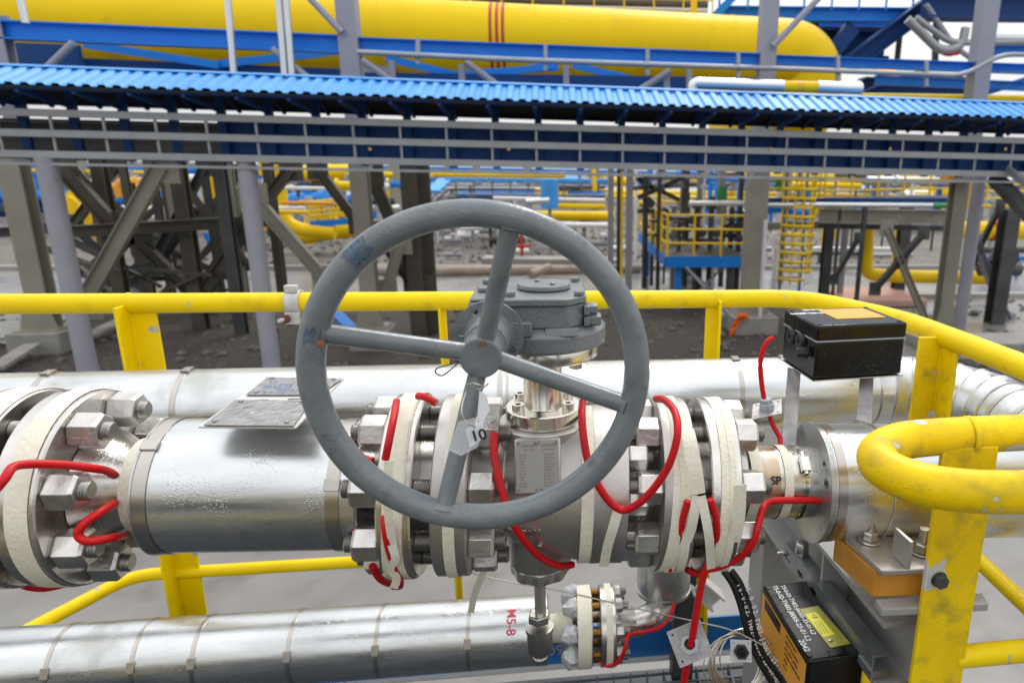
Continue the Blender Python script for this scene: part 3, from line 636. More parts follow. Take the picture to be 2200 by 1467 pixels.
# ---- wires and tag on the lower spoke
tg = thing('hanging_tag', at_y(1010, 930, .70), 'white paper tag in a clear sleeve wired to the lower spoke of the handwheel', 'tag')
b = MB(); b.tube([at_y(*p) for p in ((1003, 826, .722), (1020, 823, .712), (1040, 830, .716), (1048, 824, .73), (1030, 836, .745), (1008, 834, .735), (1000, 845, .72), (992, 880, .708), (1000, 905, .705), (1016, 912, .705), (1020, 918, .705))], .0009, 6, smooth=6); b.build('wire', 'wire_steel', tg)
q = [at_y(*p) for p in ((985, 905, .700), (1020, 897, .706), (1036, 930, .71), (1026, 960, .708), (990, 978, .700), (962, 965, .698))]
b = MB(); nn = V((0, -1, 0)) * .0004; n6 = len(q); b.add([v + nn for v in q] + [v - nn for v in q], [tuple(range(n6)), tuple(range(n6, 2 * n6))[::-1]] + [(i, (i + 1) % n6, n6 + (i + 1) % n6, n6 + i) for i in range(n6)]); b.build('sleeve', 'clear_plastic', tg, smooth=0)
q = [at_y(*p) for p in ((1000, 921, .7045), (1036, 906, .7075), (1042, 936, .7085), (1010, 962, .7055))]
b = MB(); nn = V((0, -1, 0)) * .0003; b.add([v + nn for v in q] + [v - nn for v in q], [(0, 1, 2, 3), (7, 6, 5, 4)] + [(i, (i + 1) % 4, 4 + (i + 1) % 4, 4 + i) for i in range(4)]); b.build('paper', 'paper', tg, smooth=0)
q = [at_y(*p) for p in ((1030, 838, .735), (1046, 850, .735), (1052, 880, .735), (1034, 912, .735), (1026, 890, .735))]
b = MB(); nn = V((0, -1, 0)) * .0003; b.add([v + nn for v in q] + [v - nn for v in q], [(0, 1, 2, 3, 4), (9, 8, 7, 6, 5)] + [(i, (i + 1) % 5, 5 + (i + 1) % 5, 5 + i) for i in range(5)]); b.build('paper', 'paper', tg, smooth=0)
b = MB(); o = at_y(1014, 948, .7035); u = (at_y(1011, 926, .703) - at_y(1017, 948, .703)).normalized(); e = V((u.z, 0, -u.x)); b.text('10', .017, o, e, u, .0002, bold=.0004); b.build('lettering', 'black_ink', tg, smooth=0)
b = MB(); b.tube([at_y(*p) for p in ((982, 775, .80), (968, 782, .81), (940, 790, .82), (936, 800, .82), (950, 806, .82), (970, 792, .815), (985, 778, .80))], .0008, 6, smooth=6)
tag(b.build('seal_wire', 'black_rubber'), 'thin dark seal wire loop hanging left of the handwheel hub', 'wire')

# ---- sign plates on a steel carrier
sp = thing('sign_plate', at_y(560, 860, .98), 'pair of wet metal tag plates on a grey carrier above the left cladding', 'sign')
zt = pp(-.4, .1, 90).z + .030
def quad_plate(px, z, t, name, m, par, bevel=.001):
    q = [at_z(x, y, z) for x, y in px]; b = MB(); n = len(q); b.add(q + [v - X(0, 0, t) for v in q], [tuple(range(n)), tuple(range(n, 2 * n))[::-1]] + [(i, (i + 1) % n, n + (i + 1) % n, n + i) for i in range(n)]); return b.build(name, m, par, bevel=bevel, smooth=0), q
zc = 2.86
o1, q1 = quad_plate(((425, 915), (635, 917), (740, 811), (572, 809)), zc, .003, 'carrier', 'white_steel', sp)
o2, q2 = quad_plate(((436, 911), (630, 913), (668, 858), (506, 857)), zc + .0035, .002, 'plate', 'wet_plate', sp)
o3, q3 = quad_plate(((528, 846), (683, 846), (736, 812), (574, 809)), zc + .0035, .002, 'plate', 'wet_plate', sp)
for q in (q2, q3):
    for i in range(4):
        p = q[i] * .9 + q[(i + 2) % 4] * .1; b = MB(); b.lathe(p + X(0, 0, .0002), (0, 0, 1), [(0, .0035), (.002, .003), (.0028, .001)], 12); b.build('rivet', 'strut_steel', sp)
b = MB()
for x in (-.42, -.375): b.box((x, .99, 2.845), (.018, .004, .03))
b.build('bracket', 'white_steel', sp)
b = MB()
for k in range(5):
    a = q3[3] * .8 + q3[0] * .2; e = (q3[2] - q3[3]).normalized(); u = (q3[3] - q3[0]).normalized()
    b.text(('TS-0-02', 'TH02 JB', '0230-12', 'DN 100', 'L2')[k], .013, q3[0] + e * (.012 + .02 * (k % 2)) + u * (.006 + .012 * k), e, u, .0002)
b.build('lettering', 'toe_blue', sp, smooth=0)

# ---- rear insulated pipe with elbow at the right and a vertical leg
RY, RR, RZ = 1.60, .0900, 2.634
rear = thing('insulated_pipe', (0, RY, RZ - RR), 'long bright clad pipe running behind the valve to a segmented elbow at the right', 'pipe', 'insulated pipes')
ex_ = .80
b = MB(); b.lathe((-2.6, RY, RZ), (1, 0, 0), [(0, RR), (2.6 + ex_, RR)], 72); b.build('cladding', 'galvanised_sheet', rear)
for s in (-2.1, -1.11, -.83, -.14, -.12, .20, .435, .56, .745):
    wd_ = .012 if s not in (-.12,) else .006
    b = MB(); b.lathe((s, RY, RZ), (1, 0, 0), [(0, RR), (0, RR + .0012), (wd_, RR + .0012), (wd_, RR)], 72, cap=False); st = b.build('strap', 'strap_steel', rear)
    b = MB(); b.box((s + wd_ / 2, RY, RZ + RR + .003), (.018, .03, .005)); b.build('buckle', 'strap_steel', st, bevel=.0008)
# elbow towards the camera side, made of lobster-back segments
segs = 7; er = .24; cen = V((ex_, RY - er, RZ))
prev = None
for k in range(segs):
    a0 = 90 - k * 90 / segs; a1 = 90 - (k + 1) * 90 / segs
    def ec_(a, rr=1): return cen + X(er * math.cos(math.radians(a)), er * math.sin(math.radians(a)), 0)
    b = MB(); b.tube([ec_(a0 - .2), ec_(a0 - 1.2), ec_(a1 + 1.2), ec_(a1 + .2)], lambda u: RR + (.0035 if u < .05 or u > .95 else .001), 56)
    b.build('elbow_segment', 'galvanised_sheet', rear)
b = MB(); b.cyl(cen + X(er, 0, 0), cen + X(er, -1.0, 0), RR, n=56); b.build('outlet_cladding', 'galvanised_sheet', rear)
for y in (.03, .10, .12, .2): b = MB(); b.lathe(cen + X(er, -y, 0), (0, -1, 0), [(0, RR), (0, RR + .002), (.012, RR + .002), (.012, RR)], 56, cap=False); b.build('strap', 'strap_steel', rear)
# vertical leg
lx = (at_y(1355, 1240, 1.62).x + at_y(1490, 1240, 1.62).x) / 2
leg = thing('insulated_pipe', (lx, RY, 2.1), 'vertical clad pipe leg with a flat bottom cap under the right valve flange', 'pipe', 'insulated pipes')
zb = at_y(1423, 1291, 1.54).z
b = MB(); b.cyl((lx, RY, zb + .001), (lx, RY, RZ - RR * .8), .072, n=56); b.build('cladding', 'galvanised_old', leg)
b = MB(); b.lathe((lx, RY, zb - .004), (0, 0, 1), [(0, .070), (.001, .0745), (.010, .0745), (.0105, .072)], 56); b.build('end_cap', 'galvanised_old', leg)

# ---- lower insulated pipe with its small flange pair
LA = V((-.30, 1.5, 0)); 
L0 = at_y(0, 1430, 1.5); L1_ = at_y(1165, 1350, 1.5); ld = (L1_ - L0).normalized(); LR = .0830
low = thing('insulated_pipe', L1_ - X(.2, 0, .08), 'lower clad pipe crossing the bottom left with thin straps and red handwriting', 'pipe', 'insulated pipes')
L0 = L0 - ld * .6
LL = (L1_ - L0).length
b = MB(); b.lathe(L0, ld, [(0, LR), (LL + .012, LR)], 72); b.build('cladding', 'galvanised_sheet', low)
b = MB(); b.lathe(L1_ + ld * .012, ld, [(-.03, LR + .0008), (0, LR + .0015), (.002, LR)], 72, cap=False); b.build('end_collar', 'galvanised_sheet', low)
for px in (75, 265, 398, 608, 800, 1000):
    c = at_y(px, 1390, 1.42); s = (c - L0).dot(ld); p = L0 + ld * s
    b = MB(); b.lathe(p, ld, [(0, LR), (0, LR + .0012), (.009, LR + .0012), (.009, LR)], 64, cap=False); st = b.build('strap', 'strap_steel', low)
    b = MB(); q = p + ld * .0045 + X(0, -.92, .38) * (LR + .0022); b.box(q, (.016, .024, .004), ld, X(0, -.92, .38)); b.build('buckle', 'strap_steel', st, bevel=.0006)
def lpnt(s, r=0, a=0): a = math.radians(a); return L1_ + ld * s + X(0, -1, 0) * r * math.cos(a) + X(0, 0, 1) * r * math.sin(a)
def ll(b, prof, n=40): return b.lathe(lpnt(prof[0][0]), ld, [(s - prof[0][0], r) for s, r in prof], n)
b = MB(); ll(b, [(.012, .034), (.055, .036), (.075, .05)]); b.build('weld_neck', 'cloth_tape', low)
f1 = MB(); ll(f1, [(.086, .096), (.088, .098), (.121, .098), (.123, .096)], 56); f1 = f1.build('flange', 'stainless', low)
f2 = MB(); ll(f2, [(.143, .096), (.145, .098), (.178, .098), (.180, .096)], 56); f2 = f2.build('flange', 'stainless', low)
for a in [25 + 45 * k for k in range(8)]:
    b = MB(); b.stud(lpnt(.123, .079, a), lpnt(.143, .079, a), .0115); b.build('stud', 'brass', f1)
    b = MB(); b.hexnut(lpnt(.180, .079, a), ld, .030, .02, a); b.build('nut', 'bolt_steel', f2, bevel=.0008)
    b = MB(); b.stud(lpnt(.20, .079, a), lpnt(.214, .079, a), .0095); b.build('stud_end', 'thread_steel', f2)
    b = MB(); b.lathe(lpnt(.086, .078, a), -ld, [(-.002, .021), (.008, .024), (.02, .022), (.032, .014), (.036, .004)], 9, phase=a)
    for v in b.v: v += V((random.uniform(-.004, .004), random.uniform(-.004, .004), random.uniform(-.004, .004)))
    b.build('foil_wrap', 'silver_foil', f1, smooth=0)
b = MB(); ll(b, [(.180, .05), (.20, .036), (.25, .033)]); b.build('weld_neck', 'stainless', low)
b = MB(); q = V((lx, RY, zb)); b.tube(fillet([q, q - X(0, .01, .045), L1_ + ld * .27 + X(0, 0, .012), L1_ + ld * .235], .05), .033, 24); b.build('bend', 'stainless', leg)
b = MB(); ll(b, [(.087, .0983), (.087, .0992), (.120, .0992), (.120, .0983)], 56); b.build('tape', 'cloth_tape', low)
b = MB(); ll(b, [(.156, .0983), (.156, .0992), (.172, .0992), (.172, .0983)], 56); b.build('tape', 'cloth_tape', low)
def red2(label, pts, r=.005): 
    b = MB(); b.tube([at_y(*p) for p in pts], r, 10, smooth=6); tag(b.build('heating_cable', 'red_silicone'), label, 'cable', 'red heating cables')
red2('red cable curling round the small lower flange pair', [(1286, 1405, 1.44), (1296, 1425, 1.42), (1318, 1428, 1.41), (1334, 1412, 1.40), (1345, 1385, 1.40), (1352, 1362, 1.42), (1385, 1356, 1.45), (1420, 1345, 1.47), (1440, 1322, 1.49), (1448, 1295, 1.52)])
def tx(name, body, size, px, py, Y, m, ex, ey, par=None, label=None, t=.0003, bold=0.):
    b = MB(); b.text(body, size, at_y(px, py, Y), ex, ey, t, bold=bold); return b.build(name, m, par, smooth=0)
# handwriting on the end of the lower pipe, wrapped round it (reads sideways)
def wrap_text(body, size, org, axis, r, s0, a0, m, par, dirn=1, bold=.0006, along=True, lift=.0006):
    cu = bpy.data.curves.new('tmp', 'FONT'); cu.body = body; cu.size = size; cu.extrude = .00001; cu.offset = bold
    o = bpy.data.objects.new('tmp', cu); me = o.to_mesh(); b = MB(); a, e1, e2 = frame(axis); vs = []
    for v in me.vertices:
        x, y = v.co.x, v.co.y
        s, arc = (s0 + x, y) if along else (s0 + y, -x)
        if dirn < 0: s, arc = s0 - (s - s0), -arc
        ang = math.radians(a0) + arc / r; rr = r + lift + v.co.z
        vs.append(org + a * s + V((0, -1, 0)) * rr * math.cos(ang) + a.cross(V((0, -1, 0))) * rr * math.sin(ang) * (1 if a.cross(V((0, -1, 0))).z > 0 else -1))
    b.add(vs, [tuple(f.vertices) for f in me.polygons]); o.to_mesh_clear(); bpy.data.objects.remove(o); bpy.data.curves.remove(cu)
    return b.build('handwriting', m, par, smooth=0)
wrap_text('M5-8', .030, L1_, ld, LR, -.082, 74, 'red_ink', low, along=False)
wrap_text('SP', .017, PO, PA, .0572, .3185, 22, 'black_ink', rp)
b = MB(); q = pp(.3988, .070, 22); b.text('H', .016, q, (0, -1, 0), (0, 0, 1), .0003, bold=.0003); q = pp(.3988, .071, 46); b.text('+', .014, q, (0, -1, 0), (0, 0, 1), .0003, bold=.0003); b.build('handwriting', 'black_ink', ec, smooth=0)

# ---- upper black junction box on two legs
zt = at_d(1757, 700, 1.13).z
A_ = at_z(1757, 700, zt); B_ = at_z(1951, 692, zt); C_ = at_z(1667, 665, zt)
e1 = (B_ - A_); e1.z = 0; W_ = e1.length; e1.normalize(); e2 = V((-e1.y, e1.x, 0)); D_ = abs((C_ - A_).dot(e2)); H_ = zt - at_y(1752, 816, A_.y).z
jb = thing('junction_box', A_ - X(0, 0, H_), 'black plastic junction box with orange label standing on two steel legs at the right', 'junction box')
def jbp(x, y, z): return A_ + e1 * x + e2 * y + X(0, 0, z)
b = MB(); b.box(jbp(W_ / 2, D_ / 2, -H_ * .64), (W_ * .985, D_ * .985, H_ * .70), e1); b.build('base', 'black_plastic', jb, bevel=.004)
b = MB(); b.box(jbp(W_ / 2, D_ / 2, -H_ * .145), (W_, D_, H_ * .29), e1); b.build('lid', 'black_plastic', jb, bevel=.004)
b = MB(); b.box(jbp(W_ / 2, D_ / 2, -H_ * .292), (W_ * .99, D_ * .99, .0025), e1); b.build('seal', 'gland_grey', jb)
b = MB(); b.box(jbp(W_ / 2, D_ / 2, -H_ - .001), (W_ * 1.02, D_ * 1.02, .002), e1); b.build('mounting_plate', 'stainless', jb)
for y in (D_ * .42, D_ * .70):
    b = MB(); q = jbp(0, y, -H_ * .42); b.lathe(q + e1 * .002, -e1, [(0, .0150), (.004, .0150), (.006, .0135), (.008, .012), (.0082, .004)], 24); pg = b.build('blanking_plug', 'black_rubber', jb)
    b = MB(); b.cyl(q - e1 * .0064, q - e1 * .0072, .0045, n=6); b.build('hex_socket', 'black_plastic', pg)
b = MB(); b.box(jbp(W_ * .62, D_ * .60, .0006), (W_ * .56, D_ * .58, .0008), e1); b.build('label', 'orange_label', jb)
for sx_, sy_ in ((.06, .08), (.94, .08), (.06, .92), (.94, .92)):
    b = MB(); b.lathe(jbp(W_ * sx_, D_ * sy_, .0004), (0, 0, 1), [(0, .0042), (.0012, .0040), (.0014, .002)], 14); b.build('screw', 'black_rubber', jb)
b = MB(); q = jbp(-.002, D_ * .2, -H_ * .55); b.lathe(q, -e1, [(0, .010), (.010, .010), (.011, .0085), (.018, .0085), (.02, .006)], 6); b.build('gland', 'black_rubber', jb)
b = MB(); o = jbp(W_ * .34, D_ * .72, .0008); b.text('TH02-JB094', .013, o, -e1, -e2, .0002, 'LEFT', .0003); o = jbp(W_ * .42, D_ * .92, .0008); b.text('TS-0-02', .013, o, -e1, -e2, .0002, 'LEFT', .0003); b.build('handwriting', 'white_ink', jb, smooth=0)
for px0, px1, yb in ((1706, 1692, 985), (1862, 1856, 905)):
    p = at_y(px0, 800, A_.y + D_ * (.55 if px0 < 1800 else .6)); 
    q = at_y(px1, yb, .985)
    b = MB(); b.bar(V((p.x, p.y, zt - H_ - .0025)), q, .0018, .024, up=e1); b.build('leg', 'plate_grey', jb)

# ---- lower black junction box on the strut
zl = at_d(1736, 1417, 1.08).z
A2 = at_z(1737, 1419, zl); B2 = at_z(1864, 1408, zl); C2 = at_z(1638, 1256, zl)
u2 = (C2 - A2); L2 = u2.length; u2.normalize(); v2 = V((u2.y, -u2.x, 0)); v2 = v2 if v2.x > 0 else -v2; W2 = (B2 - A2).dot(v2); H2 = .10
jl = thing('junction_box', A2 - X(0, 0, H2), 'black junction box with white handwriting and orange front at the bottom right', 'junction box')
def jlp(x, y, z): return A2 + v2 * x + u2 * y + X(0, 0, z)
b = MB(); b.box(jlp(W2 / 2, L2 / 2, -H2 / 2), (W2, L2, H2), v2); b.build('case', 'black_plastic', jl, bevel=.004)
b = MB(); b.box(jlp(-.0006, L2 / 2, -H2 / 2 - .004), (.0008, L2 * .94, H2 * .86), v2); b.build('label', 'orange_label', jl)
b = MB(); b.box(jlp(-.0012, L2 * .72, -H2 * .24), (.0008, L2 * .36, H2 * .20), v2); b.build('label_window', 'black_plastic', jl)
b = MB(); b.box(jlp(W2 * .62, L2 * .36, .0010), (W2 * .38, L2 * .50, .0016), v2 + u2 * .10); b.build('tag_plate', 'olive_plate', jl)
b = MB(); b.box(jlp(W2 * .56, L2 * .38, .0022), (W2 * .22, L2 * .30, .0006), v2 + u2 * .10); wl = b.build('warning_label', 'warning_yellow', jl)
b = MB(); q = jlp(W2 * .56, L2 * .49, .0027); b.plate(q, u2, -v2, [(-.006, -.005), (.006, 0), (-.006, .005)], [[(-.0042, -.003), (.0035, 0), (-.0042, .003)]], .0002)
for k in range(3): b.box(jlp(W2 * (.50 + .05 * k), L2 * .34, .0027), (.0008, L2 * .16, .0002), v2)
b.build('warning_mark', 'black_ink', wl)
b = MB(); b.lathe(jlp(W2 * .55, L2 * .17, .0019), (0, 0, 1), [(0, .004), (.002, .0035), (.003, .001)], 12); b.build('screw', 'polished_steel', jl)
for sx_, sy_ in ((.08, .05), (.92, .05), (.08, .95), (.92, .95)):
    b = MB(); b.lathe(jlp(W2 * sx_, L2 * sy_, .0004), (0, 0, 1), [(0, .0035), (.0012, .0033), (.0014, .0016)], 12); b.build('screw', 'black_rubber', jl)
TS = L2 * .92 / (27 * .56); b = MB(); b.text('TS-0-02-TH02-JB005-23-01-L2', TS, jlp(W2 * .17, L2 * .97, .0006), -u2, v2, .0002, 'LEFT', .00012)
o = jlp(W2 * .33, L2 * .96, .0006); b.text('TS-0-02-TH02-JB005-23-01-L2', TS * .9, o, -u2, v2 - u2 * .0, .0002, 'LEFT', .00012); b.text('2042', TS * 1.15, jlp(W2 * .035, L2 * .24, .0006), -u2, v2, .0002, 'LEFT', .00012)
b.build('handwriting', 'white_ink', jl, smooth=0)
b = MB()
for k in range(6): b.text(('ATTENTION', 'HEAT TRACING', 'DO NOT OPEN', 'WHEN ENERGIZED', 'IP66', 'Ex e')[k], .0075, jlp(-.0013, L2 * .42, -H2 * (.2 + .12 * k)), -u2, (0, 0, 1), .0002)
b.build('print', 'black_ink', jl, smooth=0)
# printed black cables left of the lower box
for k, (dx_, lab) in enumerate(((0, 'black cable with white printing left of the lower black box'), (16, 'second black printed cable hugging the lower black box'))):
    pts = [(1555 + dx_, 1225, 1.02), (1575 + dx_, 1255, 1.01), (1592 + dx_, 1300, 1.0), (1604 + dx_, 1350, .99), (1622 + dx_, 1400, .985), (1650 + dx_ * 1.5, 1450, .98), (1690 + dx_ * 1.5, 1510, .975)]
    cpt = [at_y(*p) for p in pts]; b = MB(); b.tube(cpt, .0062, 12, smooth=6); co = tag(b.build('printed_cable', 'black_rubber'), lab, 'cable', 'black printed cables')
    cc_ = catmull(cpt, 24); b = MB(); s_ = 'TS-0-02-TH02-JB005-23-01-L2-W01-TS-0-02-TH02-JB005'; acc = 0; j = 24; dist = 0
    for ch in s_:
        while j < len(cc_) - 2 and dist < acc: dist += (cc_[j + 1] - cc_[j]).length; j += 1
        d = (cc_[j + 1] - cc_[j]).normalized(); side = d.cross(V((0, -.8, .6))).normalized(); nn = side.cross(d).normalized()
        if nn.y > 0: nn = -nn
        b.text(ch, .0115, cc_[j] + nn * .0064 - side * .004 * (1 if True else 0), d, nn.cross(d), .0001, 'LEFT', .0003); acc += .0078
    b.build('print', 'white_ink', co, smooth=0)

# ---- slotted strut, support beam, pipe shoe
st = thing('slotted_strut', at_d(1790, 1290, 1.15), 'slotted galvanised angle strut above the lower black box', 'strut')
zs = zl + .022
P0 = at_z(1699, 1162, zs); P1 = at_z(1893, 1407, zs)
d_ = (P1 - P0).normalized(); s_ = V((d_.y, -d_.x, 0)); s_ = s_ if s_.x > 0 else -s_; Ls = (P1 - P0).length
b = MB(); b.plate((P0 + P1) / 2 - X(0, 0, .001), d_, s_, [(-Ls / 2, -.0145), (Ls / 2, -.0145), (Ls / 2, .0145), (-Ls / 2, .0145)], [], .003); b.build('top_leg', 'strut_steel', st)
b = MB(); slots = []
for k in range(3):
    x = -Ls / 2 + .03 + .055 * k; slots.append([(x - .012 + .006 * math.cos(t) - 0, .006 * math.sin(t)) for t in [math.pi / 2 + math.pi * i / 6 for i in range(7)]] + [(x + .006 * math.cos(t), .006 * math.sin(t)) for t in [-math.pi / 2 + math.pi * i / 6 for i in range(7)]])
b.plate((P0 + P1) / 2 - s_ * .013 - X(0, 0, .0225), d_, (0, 0, 1), [(-Ls / 2, -.0195), (Ls / 2, -.0195), (Ls / 2, .0195), (-Ls / 2, .0195)], slots, .003); b.build('side_leg', 'strut_steel', st)
b = MB(); b.hexnut(P0 + d_ * .05 + X(0, 0, .0008), (0, 0, 1), .024, .026, .3); b.build('bolt', 'bolt_steel', st, bevel=.0008)
b = MB(); q = P0 + d_ * .012 - s_ * .015 - X(0, 0, .016); b.hexnut(q, -s_, .012, .008, .3); b.stud(q - s_ * .008, q - s_ * .018, .0035); b.build('bolt', 'bolt_steel', st)
b = MB(); q = P1 - d_ * .02 - X(0, 0, .03) + s_ * .0; b.box(q, (.05, .035, .012), d_); b.cyl(q + X(0, 0, .0065), q + X(0, 0, .012), .007, n=6); b.build('end_clip', 'strut_steel', st)
sb = thing('support_beam', (.46, .9, 2.3), 'grey painted steel beam under the right pipe running toward the viewer', 'beam')
zB = 2.535
Pa = V((.515, 1.25, 2.53)); Pb = V((.543, .835, 2.53)); db = (Pb - Pa).normalized(); 
sd_ = V((db.y, -db.x, 0)); sd_ = sd_ if sd_.x > 0 else -sd_
b = MB(); b.ibeam(Pa - db * .25 - X(0, 0, .06), Pb - X(0, 0, .06), .12, .12, .009, .008); b.build('beam', 'beam_paint', sb, bevel=.001)
b = MB(); b.box((Pa + Pb) / 2 - X(.033, 0, .06), (.05, .008, .1)); b.build('stiffener', 'beam_paint', sb)
b = MB(); b.box(V((.52, 1.42, 1.75 + .30)), (.10, .10, .70)); b.build('leg', 'beam_paint', sb)
sh = thing('pipe_shoe', (.53, .95, 2.55), 'orange insulating block with steel clamp plate carrying the right pipe', 'pipe support')
zo = at_d(1850, 1245, 1.05).z
def flat(px, z0, z1, name, m, par, bevel=.002):
    q = [at_z(x, y, z1) for x, y in px]; n = len(q); b = MB(); b.add(q + [V((v.x, v.y, z0)) for v in q], [tuple(range(n)), tuple(range(n, 2 * n))[::-1]] + [(i, (i + 1) % n, n + (i + 1) % n, n + i) for i in range(n)]); return b.build(name, m, par, bevel=bevel, smooth=0)
z3 = at_d(1880, 1225, 1.0).z
flat(((1793, 1152), (1880, 1228), (2095, 1222), (1985, 1150)), z3 - .042, z3, 'insulating_block', 'orange_block', sh)
flat(((1815, 1152), (1893, 1224), (2085, 1218), (1980, 1150)), z3 + .0005, z3 + .010, 'clamp_plate', 'cast_steel', sh)
flat(((1880, 1285), (1895, 1308), (2125, 1296), (2110, 1272)), z3 - .055, z3 - .0425, 'base_plate', 'beam_paint', sh)
for px, py in ((1868, 1160), (1980, 1185)):
    p = at_z(px, py, z3 + .011); b = MB(); b.lathe(p, (0, 0, 1), [(0, .017), (.002, .017), (.0022, .011)], 20); b.hexnut(p + X(0, 0, .0023), (0, 0, 1), .021, .014, .2); b.cyl(p + X(0, 0, .016), p + X(0, 0, .04), .007, n=14); b.build('bolt', 'bolt_steel', sh, bevel=.0006)
b = MB(); p = at_z(1935, 1205, z3 + .011); b.box(p + X(0, 0, .022), (.005, .04, .044), (1, .1, 0)); b.build('gusset', 'cast_steel', sh)

# ---- yellow railings
def rail(label, name='guard_rail'): pass
TRZ = 2.843; MRZ = 2.106; RYY = 1.78; TB = .0243
back = thing('guard_rail', (0, RYY, 1.75), 'yellow tubular guard rail round the far side and right side of the platform', 'railing', 'yellow railings')
xr = .845
b = MB(); b.tube(fillet([(-2.6, RYY, TRZ + .005), (-1.03, RYY, TRZ), (xr - .17, RYY, TRZ), (xr - .02, 1.50, TRZ), (xr, 1.3, TRZ), (xr + .03, .95, TRZ), (xr + .03, .3, TRZ)], .12, 10), TB, 20); b.build('top_rail', 'yellow_paint', back)
b = MB(); b.tube(fillet([(-1.6, .9, MRZ), (-1.13, RYY, MRZ), (.70, RYY, MRZ), (.738, 1.38, MRZ), (.745, 1.0, MRZ), (.75, .3, MRZ)], .06, 8), .0165, 16); b.build('mid_rail', 'yellow_paint', back)
def post(x, y, par, wx, wy, m='yellow_paint', top=TRZ, bot=1.75, t=.007, lx=1, ly=-1):
    b = MB()
    poly = [(0, 0), (wx * lx, 0), (wx * lx, t * ly), (t * lx, t * ly), (t * lx, wy * ly), (0, wy * ly)]
    b.prof((x, y, bot), (x, y, top), poly, up=(0, 1, 0)); return b.build('post', m, par, bevel=.0012)
for (px, wx, wy, lx_) in ((281, .062, .06, 1), (945, .018, .02, 1), (1542, .036, .04, -1)):
    q = at_y(px, 690, RYY); post(q.x, RYY + .0, back, wx, wy, lx=lx_)
q = at_z(1960, 800, 2.74); post(xr - .004, 1.345, back, .062, .062, m='yellow_worn', lx=-1, ly=-1, t=.008)
b = MB(); b.cyl((.87, 1.34, 2.403), (.87, .3, 2.403), .0165, n=16); b.build('mid_rail', 'yellow_paint', back)
b = MB(); q = at_y(278, 655, RYY); b.lathe((q.x, RYY, TRZ), (1, 0, 0), [(-.004, TB), (-.002, TB + .0016), (.002, TB + .0016), (.004, TB)], 24, cap=False); b.build('weld_bead', 'yellow_paint', back)
q = at_y(1536, 640, RYY); b = MB(); b.lathe((q.x, RYY, TRZ), (1, 0, 0), [(-.004, TB), (-.002, TB + .0016), (.002, TB + .0016), (.004, TB)], 24, cap=False); b.build('weld_bead', 'yellow_paint', back)
# lower right verticals of the side rail
fr = thing('guard_rail', (.6, .74, 1.75), 'worn yellow guard rail with a U-shaped end in the right foreground', 'railing', 'yellow railings')
FT = .0255
b = MB(); ub = [V((1.6, .80, TRZ))] + [V((.56, .80, TRZ))] + [V((.47 + .0, .795, TRZ))]
ctrl = [V((1.5, .815, TRZ)), V((.9, .812, TRZ)), V((.62, .811, TRZ)), V((.52, .808, TRZ)), V((.455, .798, TRZ)), V((.412, .772, TRZ - .002)), V((.398, .738, TRZ - .004)), V((.412, .702, TRZ - .006)), V((.45, .676, TRZ - .008)), V((.52, .662, TRZ - .009)), V((.64, .658, TRZ - .009)), V((.9, .655, TRZ - .009)), V((1.4, .65, TRZ - .009))]
b.tube(catmull(ctrl, 8), FT, 28); b.build('top_rail', 'yellow_worn', fr)
PYY = .785; q = at_y(2010, 1090, PYY); pw = at_y(2126, 1090, PYY).x - q.x
b = MB(); b.prof((q.x, PYY, 1.75), (q.x, PYY, TRZ - .008), [(0, 0), (pw, 0), (pw, .075), (pw - .009, .075), (pw - .009, .009), (0, .009)], up=(0, 1, 0)); b.build('post', 'yellow_worn', fr, bevel=.0015)
b = MB(); q2_ = at_y(2017, 1243, PYY); b.lathe(q2_, (0, -1, 0), [(0, .012), (.002, .012)], 24); b.hexnut(q2_ + X(0, -.002, 0), (0, -1, 0), .019, .009, .3); b.build('bolt', 'dark_steel', fr, bevel=.0006)
b = MB(); b.lathe((q.x + pw * .55, .808, TRZ), (1, 0, 0), [(0, FT), (.002, FT + .002), (.007, FT + .002), (.009, FT)], 28, cap=False); b.build('collar', 'yellow_worn', fr)
b = MB(); b.cyl((q.x + pw - .01, .80, 2.487), (1.6, .80, 2.487), .017, n=16); b.build('mid_rail', 'yellow_paint', fr)
b = MB(); q = at_z(1875, 1350, 2.0); b.box((q.x, q.y, 1.95), (.05, .05, .4)); b.box((q.x, q.y, 2.1515), (.06, .06, .003))
tag(b.build('rail_post', 'yellow_paint'), 'short yellow square post behind the lower black box', 'post')
ff = thing('guard_rail', (-.8, .1, 1.72), 'yellow guard rail on the near side left of the viewer, mirrored in the pipes', 'railing', 'yellow railings')
b = MB(); b.cyl((-2.4, .12, TRZ), (-.42, .12, TRZ), TB, n=16); b.build('top_rail', 'yellow_paint', ff)
b = MB(); b.cyl((-2.4, .12, 2.3), (-.42, .12, 2.3), .0165, n=12); b.build('mid_rail', 'yellow_paint', ff)
for x in (-.45, -1.6): post(x, .12, ff, .06, .06, top=TRZ, bot=1.72)
